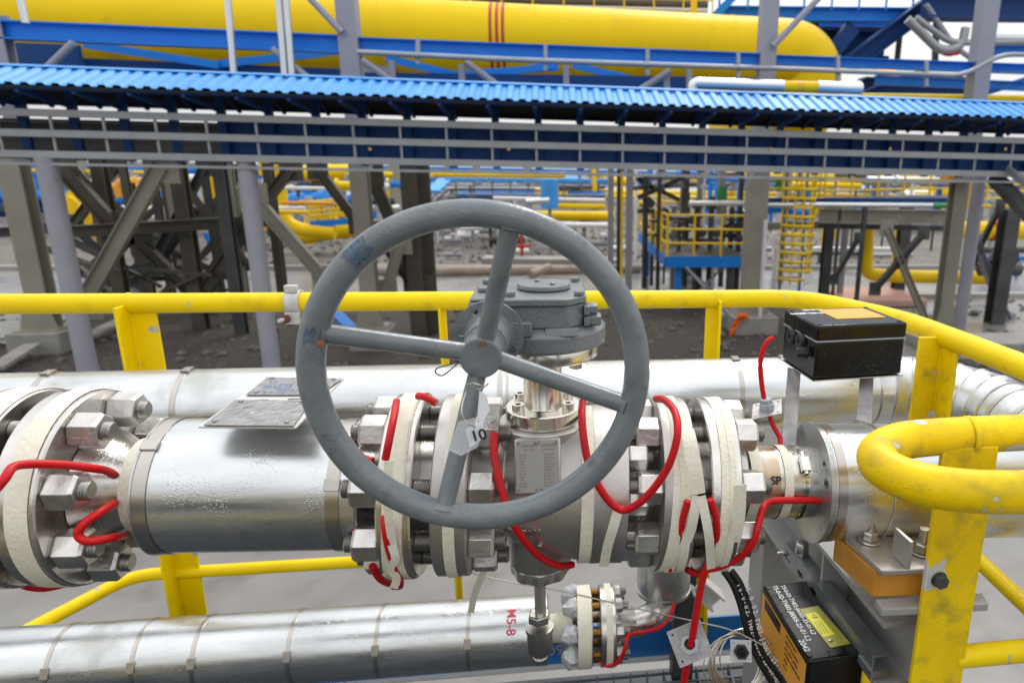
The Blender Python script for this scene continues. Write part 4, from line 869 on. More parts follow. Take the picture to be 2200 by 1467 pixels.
# scaffold clamp on the back rail
q = at_y(633, 648, RYY); cl = thing('scaffold_clamp', (q.x, RYY, TRZ), 'grey forged scaffold clamp on the yellow top rail left of the handwheel', 'clamp')
b = MB(); b.lathe((q.x - .017, RYY, TRZ), (1, 0, 0), [(0, TB + .001), (0, TB + .007), (.034, TB + .007), (.034, TB + .001)], 28, cap=False)
b.box((q.x, RYY - .022, TRZ - .036), (.034, .014, .03)); b.box((q.x + .0, RYY - .012, TRZ + .036), (.030, .016, .018)); b.build('jaw', 'clamp_grey', cl, bevel=.002)
b = MB(); b.hexnut((q.x - .01, RYY - .03, TRZ - .035), (-.4, -1, 0), .019, .014); b.build('nut', 'dark_red_nut', cl, bevel=.0008)
b = MB(); b.cyl((q.x - .012, RYY - .036, TRZ - .035), (q.x - .021, RYY - .056, TRZ - .035), .005, n=12); b.build('bolt', 'clamp_grey', cl)

# ---- platform: toe board and grating
b = MB(); b.box((-.55, .25, 1.64), (2.9, 3.1, .02)); tag(b.build('shade_underlay', 'underlay_dark'), 'dark steel pan under the platform grating', 'pan')  # added dark underlay, deepens the grating gaps and the pipes' reflections
zd = 1.718
tb = thing('toe_board', (0, 1.76, zd), 'blue toe board with pale lower flange along the platform edge', 'toe board')
b = MB(); b.box((-.65, 1.775, zd + .064), (2.9, .008, .128)); b.build('board', 'toe_blue', tb)
b = MB(); b.box((-.65, 1.762, zd + .0035), (2.9, .016, .007)); b.build('flange', 'white_steel', tb)
b = MB(); b.text('/096', .05, at_y(1165, 1408, 1.769), (1, 0, .0), (0, 0, 1), .0004); b.build('handwriting', 'lilac_grey', tb, smooth=0)
b = MB()
for k in range(56): x = -1.9 + k * .05; b.box((x, .22, zd - .018), (.004, 2.99, .032))
for k in range(78): y = -1.22 + k * .038; b.box((-.52, y, zd - .006), (2.8, .006, .006))
tag(b.build('grating', 'grating_steel'), 'steel bar grating of the platform floor at the bottom of the photo', 'grating')
b = MB(); q = at_y(1462, 1400, 1.735); b.box((q.x, 1.72, 1.90), (.062, .05, .42)); b.box((q.x, 1.72, 2.112), (.075, .06, .004))
tag(b.build('stanchion', 'dark_steel'), 'dark grey square stanchion behind the hanging gland plate', 'post')
b = MB(); p = at_y(1500, 1255, 1.62); q = at_y(1540, 1290, 1.62); b.ibeam(p, q, .05, .05, .006, .005); tag(b.build('bracket', 'white_steel'), 'short white bracket beside the vertical clad leg', 'bracket')
# ================================================================== GROUND
def sheet(name, m, x0, x1, y0, y1, z, label=None, jag=0., seed=1, th=.05):
    r_ = random.Random(seed); n = 40; b = MB(); top = []
    lo = [(x0 + (x1 - x0) * i / n, y0 + r_.uniform(-jag, jag)) for i in range(n + 1)]; hi = [(x0 + (x1 - x0) * i / n, y1 + r_.uniform(-jag, jag)) for i in range(n + 1)]
    b.add([(x, y, z) for x, y in lo] + [(x, y, z) for x, y in hi], [(i, i + 1, n + 2 + i, n + 1 + i) for i in range(n)])
    o = b.build(name, m, smooth=0); o['kind'] = 'structure'; return o
sheet('ground', 'light_gravel', -600, 600, -60, 900, 0)
sheet('concrete_slab', 'ground_concrete', -40, 40, -10, 8.6, .012)
sheet('gravel_ground', 'gravel', -60, 60, 8.6, 15.6, .008, jag=.12)
sheet('road', 'wet_road', -90, 90, 16.0, 20.4, .012, jag=.05)
sheet('path', 'ground_concrete', -30, -9.2, 10.5, 16.2, .016, jag=.2, seed=3)
sheet('path', 'wet_road', 5.8, 30, 10.2, 16.0, .016, jag=.4, seed=5)
b = MB(); b.box((0, 15.8, .06), (120, .2, .14)); b.build('kerb', 'kerb')['kind'] = 'structure'
b = MB(); b.box((0, 20.6, .06), (160, .2, .14)); b.build('kerb', 'kerb')['kind'] = 'structure'
# ================================================================== FAR THINGS
def col(name, label, cat, px, py, Y, w, m, z0=0., z1=3.3, shape='I', group=None, base=None, d=None):
    q = at_y(px, py, Y); r = None; d = d or w
    b = MB()
    if shape == 'I': b.ibeam((q.x, Y, z0), (q.x, Y, z1), w, d, .03, .02, up=(0, 1, 0))
    elif shape == 'B': b.box((q.x, Y, (z0 + z1) / 2), (w, d, z1 - z0))
    else: b.cyl((q.x, Y, z0), (q.x, Y, z1), w / 2, n=24)
    if not base: return tag(b.build(name, m), label, cat, group)
    r = thing(name, (q.x, Y, z0), label, cat, group); b.build('shaft', m, r)
    if base >= 1:
        b = MB(); b.box((q.x, Y, .36), (w * 2.0, w * 2.0, .03)); b.prof((q.x, Y - w * .5 - .03, .375), (q.x, Y - w * .5 - .005, .375), [(-w * .9, 0), (w * .9, 0), (w * .45, .5), (-w * .45, .5)]); b.build('base_plate', m, r)
        b = MB(); b.box((q.x, Y, .17), (w * 2.5, w * 2.5, .36)); b.build('pedestal', 'pier_concrete', r, bevel=.02)
    return r
def pbar(name, label, cat, p0, p1, Y, w, m, group=None, shape='B', Y1=None, d=None):
    a, c = at_y(*p0, Y), at_y(*p1, Y1 or Y); b = MB()
    if shape == 'B': b.bar(a, c, d or w, w, up=(0, 0, 1) if abs((c - a).normalized().z) < .9 else (0, 1, 0))
    elif shape == 'I': b.ibeam(a, c, d or w, w, w * .09, w * .07)
    elif shape == 'IV': b.ibeam(a, c, w, d or w, w * .09, w * .07, up=(0, 1, 0))
    else: b.cyl(a, c, w / 2, n=20)
    if name == 'brace' and shape == 'I':
        for e in (a, c): b.box(e, (w * 2.2, .025, w * 2.4))
    return tag(b.build(name, m), label, cat, group)
def ppipe(name, label, pts, Y, r, m, group=None, rad=.3, cat='pipe', n=20):
    P = [at_y(p[0], p[1], p[2] if len(p) > 2 else Y) for p in pts]; b = MB(); b.tube(fillet(P, rad, 8) if len(P) > 2 else P, r, n)
    return tag(b.build(name, m), label, cat, group)
def railing(label, a, c, h, n, m='yellow_far', r=.022, group='far yellow railings', mid=2, name='railing'):
    a, c = V(a), V(c); t = thing(name, (a + c) / 2, label, 'railing', group)
    for k in range(mid + 1):
        z = h * (1 - k / (mid + 1)); b = MB(); b.cyl(a + X(0, 0, z), c + X(0, 0, z), r, n=8); b.build('rail', m, t)
    for k in range(n + 1):
        p = a.lerp(c, k / n); b = MB(); b.cyl(p, p + X(0, 0, h), r, n=8); b.build('post', m, t)
    return t
# ---- covered cable bridge
RX0, RX1 = -9.0, 9.5
zr = 4.056; zf = at_y(1100, 216, 8.45).z; zb_ = at_y(740, 236, 9.9).z
cb = thing('cable_bridge', (0, 9.2, 3.0), 'blue cable bridge with corrugated roof and galvanised rails crossing the whole photo', 'cable bridge')
def corr(y0, z0, y1, z1, m, name, pitch=.146, amp=.025, t=.005):
    b = MB(); n = int((RX1 - RX0) / pitch); xs = []
    for i in range(n):
        x = RX0 + i * pitch; xs += [(x, 1), (x + pitch * .38, 1), (x + pitch * .52, 0), (x + pitch * .86, 0)]
    nn = V((0, z0 - z1, y1 - y0)); nn = nn.normalized(); nn = nn if nn.z > 0 else -nn; vs = []
    for x, u in xs:
        o = nn * amp * u
        vs += [V((x, y0, z0)) + o, V((x, y1, z1)) + o, V((x, y1, z1)) + o - nn * t, V((x, y0, z0)) + o - nn * t]
    fs = []
    for i in range(len(xs) - 1):
        for a in range(4): c = (a + 1) % 4; fs.append((i * 4 + a, i * 4 + 4 + a, i * 4 + 4 + c, i * 4 + c))
    b.add(vs, fs); return b.build(name, m, cb, smooth=0)
corr(8.45, zf, 9.0, zr, 'roof_blue', 'roof_sheet'); corr(9.004, zr, 9.9, zb_, 'roof_blue', 'roof_sheet')
b = MB(); b.prof((RX0, 9.0, zr), (RX1, 9.0, zr), [(-.54, zf - zr - .012), (0, -.012), (.89, zb_ - zr - .012), (.89, zb_ - zr - .03), (0, -.03), (-.54, zf - zr - .03)]); b.build('underside_shade', 'underside_shade', cb, smooth=0)  # black sheet painting in the shade below both roof slopes
b = MB(); b.prof((RX0, 9.0, zr + .016), (RX1, 9.0, zr + .016), [(-.06, -.005), (0, .016), (.06, -.005), (.06, 0), (0, .022), (-.06, 0)]); b.build('ridge_cap', 'roof_blue', cb, smooth=0)
b = MB(); b.box((0, 8.52, zf - .022), (RX1 - RX0, .03, .05)); b.build('purlin', 'navy_blue', cb)
b = MB(); b.box((0, 9.86, zb_ - .03), (RX1 - RX0, .03, .05)); b.build('purlin', 'navy_blue', cb)
zz = {}
for k, (px, py) in {'r1': (1100, 271), 'r2': (1100, 311), 'r3': (1100, 352)}.items(): zz[k] = at_y(px, py, 8.9).z
for k in zz:
    b = MB(); b.prof((RX0, 8.9, zz[k]), (RX1, 8.9, zz[k]), [(-.03, -.04), (.03, -.04), (.03, .04), (-.03, .04)]); b.build('side_rail', 'tray_galv', cb, bevel=.004)
zt_ = at_y(1100, 371, 8.9).z
b = MB(); b.box((0, 8.9, zt_), (RX1 - RX0, .03, .03)); b.build('lower_rail', 'tray_galv', cb)
x_a, x_b = at_y(759, 300, 8.9).x, at_y(1246, 300, 8.9).x; sp_ = (x_b - x_a) / 5
k0 = int((RX0 - x_a) / sp_) ; xs_ = [x_a + sp_ * k for k in range(k0, k0 + 36) if RX0 < x_a + sp_ * k < RX1]
for x in xs_:
    b = MB(); b.box((x, 8.93, (zz['r1'] + zz['r3']) / 2), (.026, .02, zz['r1'] - zz['r3'])); b.build('upright', 'tray_galv', cb)
    b = MB(); b.box((x + .02, 9.3, (zr + 3.05) / 2), (.09, .06, zr - 3.09)); b.build('post', 'navy_blue', cb)
    b = MB(); b.prof((x, 8.5, zf - .05), (x, 9.3, zf - .16), [(-.02, -.025), (.02, -.025), (.02, .025), (-.02, .025)]); b.bar((x, 9.3, zr - .06), (x, 9.88, zb_ - .06), .04, .05); b.build('bracket', 'navy_blue', cb)
xp = at_y(490, 310, 9.35).x
b = MB(); b.box(((xp + RX1) / 2, 9.36, (zz['r3'] + zz['r1']) / 2 + .02), (RX1 - xp, .01, zz['r1'] - zz['r3'] + .02)); b.build('side_panel', 'navy_blue', cb)
for k in range(4):
    b = MB(); b.box((0, 9.55, zz['r3'] + .03 + k * .12), (RX1 - RX0, .3, .012)); b.build('cable_tray', 'dark_steel', cb)
for k, px in enumerate((795, 1093, 1385, 1655, 1912, 2160)):
    q = at_y(px, 320, 8.86); b = MB(); b.lathe((q.x, 8.862, q.z), (0, -1, 0), [(0, .02), (.01, .02)], 12); b.build('ring_bolt', 'brass', cb)
# sloping end tray at the right
b = MB(); b.bar(at_y(2165, 362, 8.9), at_y(2290, 470, 7.6), .06, .08); tag(b.build('tray_branch', 'tray_galv'), 'galvanised tray rail dropping off the right end of the cable bridge', 'tray')
b = MB(); b.bar(at_y(2140, 385, 9.1), at_y(2290, 540, 7.9), .3, .10); tag(b.build('tray_branch', 'dark_steel'), 'dark sloping tray below the right end of the cable bridge', 'tray')
# lilac round columns and upper posts
for px, py, Y, w_, lab in ((145, 575, 8.95, .215, 'lilac grey round column furthest left, leaning over the gravel'), (557, 575, 9.0, .205, 'lilac grey round column left of the handwheel'), (2083, 540, 10.6, .215, 'lilac grey round column at the right behind the black box')):
    col('round_column', lab, 'column', px, py, Y, w_, 'lilac_grey', z1=3.1, shape='R', group='lilac grey round columns')
for px, py, w_, lab in ((752, 85, .26, 'grey square post above the blue roof left of centre'), (1648, 90, .25, 'grey square post above the blue roof in front of the yellow elbow'), (2110, 100, .27, 'grey square post above the blue roof at far right'), (6, 110, .2, 'grey drilled post above the blue roof at far left')):
    col('square_post', lab, 'post', px, py, 11., w_, 'lilac_grey', z0=3.0, z1=7.2 if px > 10 else 4.9, shape='I' if px < 10 else 'B', group='upper grey posts')
# upper blue beams
pbar('blue_beam', 'long bright blue beam at top left under the big yellow pipe', 'beam', (-60, 62), (734, 96), 11.0, .235, 'steel_blue', shape='I', d=.2, group='bright blue beams')
pbar('blue_beam', 'middle bright blue beam in front of the yellow pipe with red rings', 'beam', (770, 97), (1632, 130), 11.0, .19, 'steel_blue', shape='I', d=.2, group='bright blue beams')
pbar('blue_beam', 'right blue beam crossing under the yellow elbow', 'beam', (1665, 130), (2300, 152), 11.0, .14, 'steel_blue', shape='I', d=.2, group='bright blue beams')
pbar('blue_beam', 'dark blue deep beam behind the left upper beam', 'beam', (-60, 122), (175, 130), 12.0, .42, 'navy_blue', group='dark blue beams', d=.1)
pbar('blue_beam', 'slim dark blue beam low under the left upper beam', 'beam', (175, 138), (730, 160), 12.3, .16, 'navy_blue', group='dark blue beams', d=.1)
pbar('blue_beam', 'dark blue beam behind the middle upper beam', 'beam', (780, 172), (1640, 182), 12.2, .22, 'navy_blue', group='dark blue beams', d=.1)
for i, (p0, p1, lab) in enumerate((((180, 95), (470, 140), 'left one'), ((470, 138), (730, 110), 'one reaching the left post'), ((830, 125), (1010, 168), 'one left of the red rings'), ((1010, 168), (1190, 140), 'one right of the red rings'), ((1230, 140), (1400, 180), 'right one'), ((870, 168), (1200, 145), 'flattest one'))):
    pbar('bracing', 'blue flat brace under the upper beam, the ' + lab, 'brace', p0, p1, 12.1 + .07 * i, .11, 'steel_blue', d=.05, group='blue braces under the upper beams')
for i, (p0, p1, lab) in enumerate((((100, 148), (158, 92), 'far left above the roof'), ((585, 105), (662, 168), 'left of the first grey post'), ((778, 130), (845, 176), 'just right of the first grey post'), ((1000, 133), (1075, 188), 'under the red rings'), ((1370, 196), (1440, 152), 'left of the second grey post'), ((1660, 100), (1765, -10), 'crossing the yellow elbow'), ((660, -10), (735, 70), 'in front of the big pipe at the top'))):
    pbar('knee_brace', 'grey diagonal brace ' + lab, 'brace', p0, p1, 10.8, .095, 'lilac_grey', shape='R', group='grey diagonal braces')
for px, y0, y1, lab in ((992, 138, 182, 'left of the red rings'), (1216, 140, 196, 'wider one'), (1432, 160, 196, 'near the silver pipe'), (1480, 150, 200, 'right above the silver pipe'), (842, 130, 175, 'by the first post')):
    pbar('hanger', 'short grey upright above the roof, ' + lab, 'upright', (px, y0), (px + 1, y1), 10.9, .085, 'lilac_grey', shape='B', group='short grey uprights')
for px, y0, y1, lab in ((497, -10, 163, 'single one'), (606, -10, 166, 'left one of the pair'), (622, -10, 166, 'right one of the pair'), (50, -10, 50, 'one at the far left')):
    ppipe('conduit', 'white vertical conduit crossing the big yellow pipe, ' + lab, [(px - 8, y0), (px + 6, y1)], 10.7, .045, 'silver_clad', 'white conduits')
ppipe('handrail_pipe', 'grey handrail pipe above the roof, rising at the far right', [(768, 112), (1090, 128), (1470, 141), (1660, 147), (2070, 163), (2150, 117), (2280, 119)], 10.6, .036, 'tray_galv', rad=.25)
for px, py in ((898, 108), (1172, 122), (1391, 132), (1586, 137), (1800, 145), (1990, 156)):
    pbar('perforated_strut', 'small perforated strut on the upper beam' , 'strut', (px, py - 26), (px, py + 30), 10.66, .055, 'tray_galv', group='small struts on the upper beam')
# big yellow pipe with elbow
DY, DR = 14.0, .665
q0 = at_y(1050, 90, DY); q1 = at_y(1462, 100, DY); xe = at_y(1733, 190, DY).x
by = thing('big_pipe', (0, DY, q0.z - DR), 'huge yellow pipe across the top with three red rings and an elbow turning down', 'pipe', 'big yellow pipes')
b = MB(); zc_ = q0.z; b.tube(fillet([(-16, DY, zc_), (xe, DY, zc_), (xe, DY, 4.22), (xe, DY + 6, 4.22)], .95, 20), DR, 64); b.build('shell', 'big_yellow', by)
for px in (1049, 1063, 1076):
    x = at_y(px, 60, DY - DR).x; b = MB(); b.lathe((x, DY, zc_), (1, 0, 0), [(0, DR + .003), (.055, DR + .003)], 64, cap=False); b.lathe((x, DY, zc_), (1, 0, 0), [(0, DR + .001), (0, DR + .003)], 64, cap=False); b.build('ring', 'line_red', by)
for px in (810, 1150, 1585):
    x = at_y(px, 60, DY - DR).x; b = MB(); b.lathe((x, DY, zc_), (1, 0, 0), [(0, DR), (.01, DR + .008), (.03, DR + .008), (.04, DR)], 64, cap=False); b.build('weld_seam', 'big_yellow', by)
for px in (85, 800, 1610):
    x = at_y(px, 90, DY - .5).x; b = MB(); b.box((x, DY, zc_ - DR - .02), (.7, .9, .05)); b.box((x, DY - .38, zc_ - DR * .86), (.55, .03, .34)); b.box((x, DY + .38, zc_ - DR * .86), (.55, .03, .34)); b.build('saddle', 'lilac_grey', by)
q = at_y(1000, 182, 15.6)
b = MB(); b.cyl((-14, 15.6, q.z), (3.5, 15.6, q.z), .33, n=36); tag(b.build('big_pipe', 'big_yellow'), 'second yellow pipe low behind the big one, seen under the beams', 'pipe', 'big yellow pipes')
ppipe('thin_yellow_pipe', 'thin yellow pipe just above the roof edge at far right', [(1850, 208), (2300, 214)], 11.2, .06, 'yellow_far')
sp2 = thing('silver_pipe', at_y(1660, 190, 10.2), 'short silver pipe with yellow section and orange rings on the roof at right', 'pipe')
b = MB(); P = [at_y(*p, 10.2) for p in ((1486, 205), (1488, 178), (1683, 185))]; b.tube(fillet(P, .12), .078, 24); b.cyl(at_y(1755, 187, 10.2), at_y(1850, 191, 10.2), .085, n=24); b.build('cladding', 'silver_clad', sp2)
b = MB(); b.cyl(at_y(1683, 185, 10.2), at_y(1755, 187, 10.2), .076, n=24); b.build('yellow_section', 'yellow_far', sp2)
b = MB(); e = V((1, 0, -.02)); 
for px in (1712, 1721): q = at_y(px, 186, 10.2); b.cyl(q, q + X(.03, 0, 0), .078, n=24)
b.build('ring', 'orange_label', sp2)
# upper right steelwork
UR = 'upper right steelwork'
for p0, p1, Y, w_, m, lab in (
    ((1545, 30), (2000, 34), 14.5, .26, 'steel_blue', 'bright horizontal one at the top edge'), ((1700, 92), (1900, 100), 15, .55, 'navy_blue', 'dark deep one under the bright one'),
    ((1560, 75), (1900, 62), 16.5, .42, 'underside_shade', 'blackish one behind the yellow elbow'), ((1600, 50), (1680, 105), 15.6, .14, 'steel_blue', 'bright diagonal one behind the grey post'), ((1740, 55), (1690, 110), 15.4, .14, 'steel_blue', 'short bright diagonal one above the elbow'), ((1760, 50), (1960, 52), 15.2, .12, 'steel_blue', 'thin bright one under the platform railing'), ((1940, 160), (2090, 172), 15.5, .10, 'lilac_grey', 'thin grey one above the roof at right'), ((1820, 142), (2030, -15), 14.2, .34, 'navy_blue', 'dark diagonal one rising to the right'),
    ((1780, 120), (1830, 60), 14.6, .3, 'navy_blue', 'short dark one beside the elbow'), ((1980, 12), (2300, 16), 13.6, .5, 'navy_blue', 'dark one in the top right corner'), ((1530, 40), (1580, -10), 14.2, .14, 'steel_blue', 'short diagonal one at the top'),
    ((1850, 190), (2100, 205), 17, .5, 'navy_blue', 'dark one just above the roof at right'), ((1880, 172), (2300, 190), 14.5, .18, 'steel_blue', 'bright one above the roof at right'), ((2120, 108), (2300, 112), 15, .2, 'steel_blue', 'bright one beyond the right post'),
    ((2100, 205), (2300, 140), 14.5, .12, 'steel_blue', 'thin one rising at the right edge'), ((1850, 205), (1990, 150), 15.5, .14, 'navy_blue', 'thin dark one rising from the roof'), ((1935, 60), (1925, 150), 14.4, .09, 'dark_steel', 'dark upright in the sky gap'), ((2012, 40), (2008, 150), 14.4, .1, 'dark_steel', 'second dark upright in the sky gap')):
    pbar('steel_beam', 'upper right steel beam, ' + lab, 'beam', p0, p1, Y, w_, m, group=UR, shape='I' if abs(p0[0] - p1[0]) > 60 else 'B')
for k, (p, r, m, lab) in enumerate((([(1950, 42), (2022, 112), (2066, 100), (2075, 60)], .085, 'tray_galv', 'thick one with a bend'), ([(1968, 38), (2040, 92), (2300, 90)], .06, 'tray_galv', 'one running off to the right'), ([(1975, 60), (2030, 118), (2060, 112)], .05, 'red_paint', 'thin red brown one'), ([(1990, 10), (2050, 100), (2100, 135), (2100, 180)], .05, 'lilac_grey', 'long bent grey one'), ([(2105, 80), (2300, 84)], .06, 'white_clad', 'white one at the right edge'))):
    ppipe('bent_pipe', 'pipe in the upper right corner, ' + lab, p, 13.4, r, m, UR, rad=.25)
railing('thin blue railing on the top right platform', at_y(1545, 20, 14.3), at_y(1960, 24, 14.3), .7, 7, m='steel_blue')
for k, (y, m, r, lab) in enumerate(((4, 'brown_steel', .10, 'brown one'), (14, 'white_clad', .07, 'white one'), (-8, 'lilac_grey', .12, 'topmost one'))):
    ppipe('far_pipe', 'far pipe along the top edge above the big yellow pipe, ' + lab, [(900, y - 6), (1520, y + 8)], 19, r, m, 'pipes along the top edge')
railing('thin yellow railing along the top edge above the big yellow pipe', at_y(730, 4, 18), at_y(1530, 30, 18), .9, 12, r=.02)
pbar('yellow_post', 'yellow post at the top edge left of the blue platform', 'post', (1492, -20), (1490, 30), 16, .12, 'yellow_far')
# flare flame behind
b = MB(); q = at_y(1915, 150, 60); r_ = random.Random(2)
b.lathe(q + X(.8, 0, -.9), (-.9, 0, .5), [(0, .15), (.5, .5), (1.2, .62), (1.9, .4), (2.4, .12)], 14)
b.lathe(q + X(4.5, 0, -1.0), (-.9, 0, -.15), [(0, .1), (.4, .35), (1.2, .4), (2.0, .12)], 12); tag(b.build('flare_flame', 'flame'), 'orange flare flame in the white sky at upper right', 'flame')

# ---- columns and trusses on the left
BG = 'beige columns'
col('beige_column', 'beige H column standing on a concrete foot at the far left', 'column', 72, 560, 12.2, .31, 'beige_steel', z0=.37, z1=3.5, base=1, d=.27, group=BG)
col('beige_column', 'beige column behind the left part of the handwheel', 'column', 790, 575, 12.0, .26, 'beige_steel', z0=.37, z1=3.4, base=1, group=BG)
col('beige_column', 'beige column with orange cloth at its foot, right of the yellow platform', 'column', 1620, 520, 12.8, .36, 'beige_steel', z0=.37, z1=3.4, base=1, group=BG, shape='B')
RBC = col('beige_column', 'beige column at the right beside the lilac round column', 'column', 2040, 560, 11.2, .24, 'beige_steel', z0=.37, z1=3.1, base=1, group=BG)
q = at_y(2058, 383, 11.0); b = MB(); b.box((q.x, 11.2, q.z), (.27, .27, .16)); b.build('orange_band', 'orange_label', RBC)
TS = 'brown truss members at the left'
for p0, p1, Y, w_, m, lab in (
    ((345, 355), (180, 650), 12.6, .24, 'beige_steel', 'thick pale one sloping down to the left'), ((130, 358), (250, 490), 13.4, .24, 'brown_steel', 'dark one sloping down to the right at top left'),
    ((305, 525), (432, 650), 13.4, .18, 'brown_steel', 'dark one in the lower middle'), ((528, 495), (440, 625), 13.4, .2, 'brown_steel', 'dark one sloping to the left column foot'), ((545, 425), (700, 600), 12.2, .2, 'beige_steel', 'pale one just left of the handwheel'),
    ((625, 362), (560, 445), 13.2, .18, 'brown_steel', 'dark one under the rails left of the yellow pipe'), ((682, 362), (770, 480), 13.2, .16, 'brown_steel', 'dark one over the yellow plant pipes'), ((250, 355), (160, 480), 16, .16, 'brown_steel', 'thin one behind the far left brace'),
    ((410, 470), (320, 600), 16, .12, 'brown_steel', 'thin one behind the middle upright'), ((150, 560), (260, 650), 16, .12, 'brown_steel', 'thin low one near the far left column'), ((500, 370), (570, 470), 16, .14, 'brown_steel', 'thin one right of the middle uprights'),
    ((795, 370), (905, 620), 12.6, .2, 'brown_steel', 'dark one seen through the handwheel'), ((860, 520), (830, 625), 12.2, .17, 'beige_steel', 'pale one low inside the handwheel'), ((810, 500), (890, 615), 12.9, .17, 'brown_steel', 'second dark one low inside the handwheel'),
    ((440, 360), (330, 560), 14.5, .14, 'dark_steel', 'very dark thin one')):
    pbar('brace', 'truss brace, ' + lab, 'brace', p0, p1, Y, w_, m, group=TS, shape='I', d=.14)
for px, Y, w_, m, z0, z1, lab in ((400, 13.4, .22, 'brown_steel', 0, 3.4, 'widest one'), (488, 13.0, .18, 'dark_steel', 0, 3.4, 'very dark one with a pale edge'), (235, 13.8, .2, 'brown_steel', .2, 3.3, 'one left of the pale brace'), (378, 16, .14, 'beige_steel', 0, 3.2, 'pale thin one'), (345, 17, .14, 'dark_steel', 0, 3.3, 'thin dark one'),
        (887, 12.6, .27, 'brown_steel', 0, 3.4, 'wide one inside the handwheel'), (918, 12.9, .17, 'brown_steel', 0, 3.4, 'narrow one inside the handwheel'), (505, 14.5, .16, 'beige_steel', 0, 3.3, 'pale one beside the round column'), (590, 16, .18, 'brown_steel', 0, 3.0, 'one behind the pale brace'), (455, 15.5, .12, 'dark_steel', 0, 3.3, 'thin dark one by the cage'), (285, 15, .12, 'brown_steel', 0, 3.3, 'thin one behind the thick brace')):
    col('upright', 'dark steel upright at the left, ' + lab if px < 700 else 'steel upright, ' + lab, 'column', px, 480, Y, w_, m, z0=z0, z1=z1, group='dark uprights', shape='I')
for p0, p1, Y, w_, m, lab in (((150, 497), (500, 478), 13.2, .2, 'brown_steel', 'long level one at mid height'), ((-20, 500), (90, 492), 13.2, .16, 'dark_steel', 'short one left of the far left column'), ((-60, 296), (484, 306), 10.4, .50, 'dark_steel', 'deep dark one behind the rails'), ((-20, 330), (470, 325), 12.5, .16, 'brown_steel', 'brown one behind the lower rails'), ((270, 600), (420, 594), 15, .1, 'dark_steel', 'low thin one')):
    pbar('cross_beam', 'level truss beam, ' + lab, 'beam', p0, p1, Y, w_, m, group=TS, shape='I', d=.2)
# odds and ends lying on the gravel at the left
for i, (a, c, lab) in enumerate((((-20, 730), (90, 712), 'pale plank at the left edge'), ((190, 722), (262, 686), 'pale plank leaning right of the far left column'), ((-10, 790), (70, 740), 'pale plank low at the left edge'), ((755, 705), (690, 640), 'blue and white plank by the column foot'))):
    A, B = at_z(*a, .12), at_z(*c, .2 if i < 3 else .5); b = MB(); b.bar(A, B, .22, .05); tag(b.build('plank', 'pier_concrete' if i < 3 else 'steel_blue'), lab, 'plank', 'planks on the gravel')
b = MB(); A, B = at_z(925, 585, .1), at_z(1375, 578, .1); b.cyl(A, B, .16, n=14); tag(b.build('log', 'wood_log'), 'long pale log lying by the road behind the handwheel', 'log')
b = MB(); A, B = at_z(1140, 590, .2), at_z(1180, 574, .3); b.cyl(A, B, .12, n=10); tag(b.build('log', 'wood_log'), 'short pale log lying across the long one', 'log')
b = MB(); A, B = at_z(760, 582, .1), at_z(925, 584, .1); b.cyl(A, B, .13, n=14); tag(b.build('log', 'wood_log'), 'pale log left of the long one inside the handwheel', 'log')

# ---- yellow and blue plant seen at the left between the braces (about 25 m off)
ppipe('yellow_riser', 'yellow pipe rising left of the handwheel then bending to the ground', [(596, 350), (606, 470), (640, 492), (720, 500)], 22, .20, 'yellow_far', 'far yellow pipes', rad=.6)
ppipe('yellow_header', 'thick yellow pipe running level low behind the pale brace', [(640, 508), (775, 488)], 24, .27, 'yellow_far', 'far yellow pipes')
ppipe('yellow_header', 'yellow pipe high behind the left rails', [(570, 374), (780, 368)], 26, .26, 'yellow_far', 'far yellow pipes')
pbar('yellow_post', 'square yellow post top under the rails', 'post', (590, 330), (592, 378), 20, .6, 'yellow_far')
cp = thing('compressor', at_y(650, 450, 23), 'bright blue round vessel with yellow railing left of the handwheel', 'vessel')
b = MB(); b.lathe(at_y(618, 437, 23), (1, 0, .02), [(0, .1), (.05, .28), (.2, .33), (.85, .33), (1.0, .42), (1.15, .42), (1.2, .2)], 28); b.build('shell', 'steel_blue', cp)
b = MB(); b.cyl(at_y(660, 400, 23), at_y(662, 445, 23), .12, n=16); b.build('nozzle', 'steel_blue', cp)
railing('yellow railing in front of the blue vessel', at_y(668, 474, 22), at_y(748, 466, 22), .55, 8, r=.035, mid=3)
pbar('deck_edge', 'blue deck edge under the far yellow railing', 'platform edge', (668, 482), (760, 474), 22, .18, 'steel_blue')
for k, (p, Y, r, m, lab) in enumerate((([(455, 380), (462, 470)], 20, .07, 'yellow_far', 'pair left'), ([(470, 380), (478, 450)], 20, .09, 'yellow_far', 'pair right'), ([(370, 400), (378, 455)], 24, .15, 'yellow_far', 'stub'), ([(440, 500), (470, 560)], 19, .06, 'steel_blue', 'leaning'), ([(250, 405), (310, 402)], 26, .2, 'yellow_far', 'level'), ([(140, 430), (400, 424)], 30, .25, 'steel_blue', 'long level'), ([(430, 470), (520, 462)], 26, .25, 'steel_blue', 'level under the cage'), ([(170, 445), (330, 452)], 27, .14, 'white_clad', 'white level'), ([(0, 450), (90, 440)], 30, .3, 'navy_blue', 'level at the left edge'), ([(700, 440), (770, 425)], 28, .2, 'steel_blue', 'level beside the handwheel'), ([(20, 395), (60, 395)], 30, .2, 'yellow_far', 'stub at left edge'), ([(380, 480), (384, 560)], 18, .09, 'white_clad', 'white upright'), ([(395, 480), (399, 555)], 18, .06, 'white_clad', 'second white upright'))):
    ppipe('plant_pipe', 'far plant pipe among the left trusses, ' + lab + ' ' + {'yellow_far': 'yellow', 'steel_blue': 'blue', 'white_clad': 'white', 'navy_blue': 'dark blue'}[m] + ' piece', p, Y, r, m, 'far plant pipes at the left')

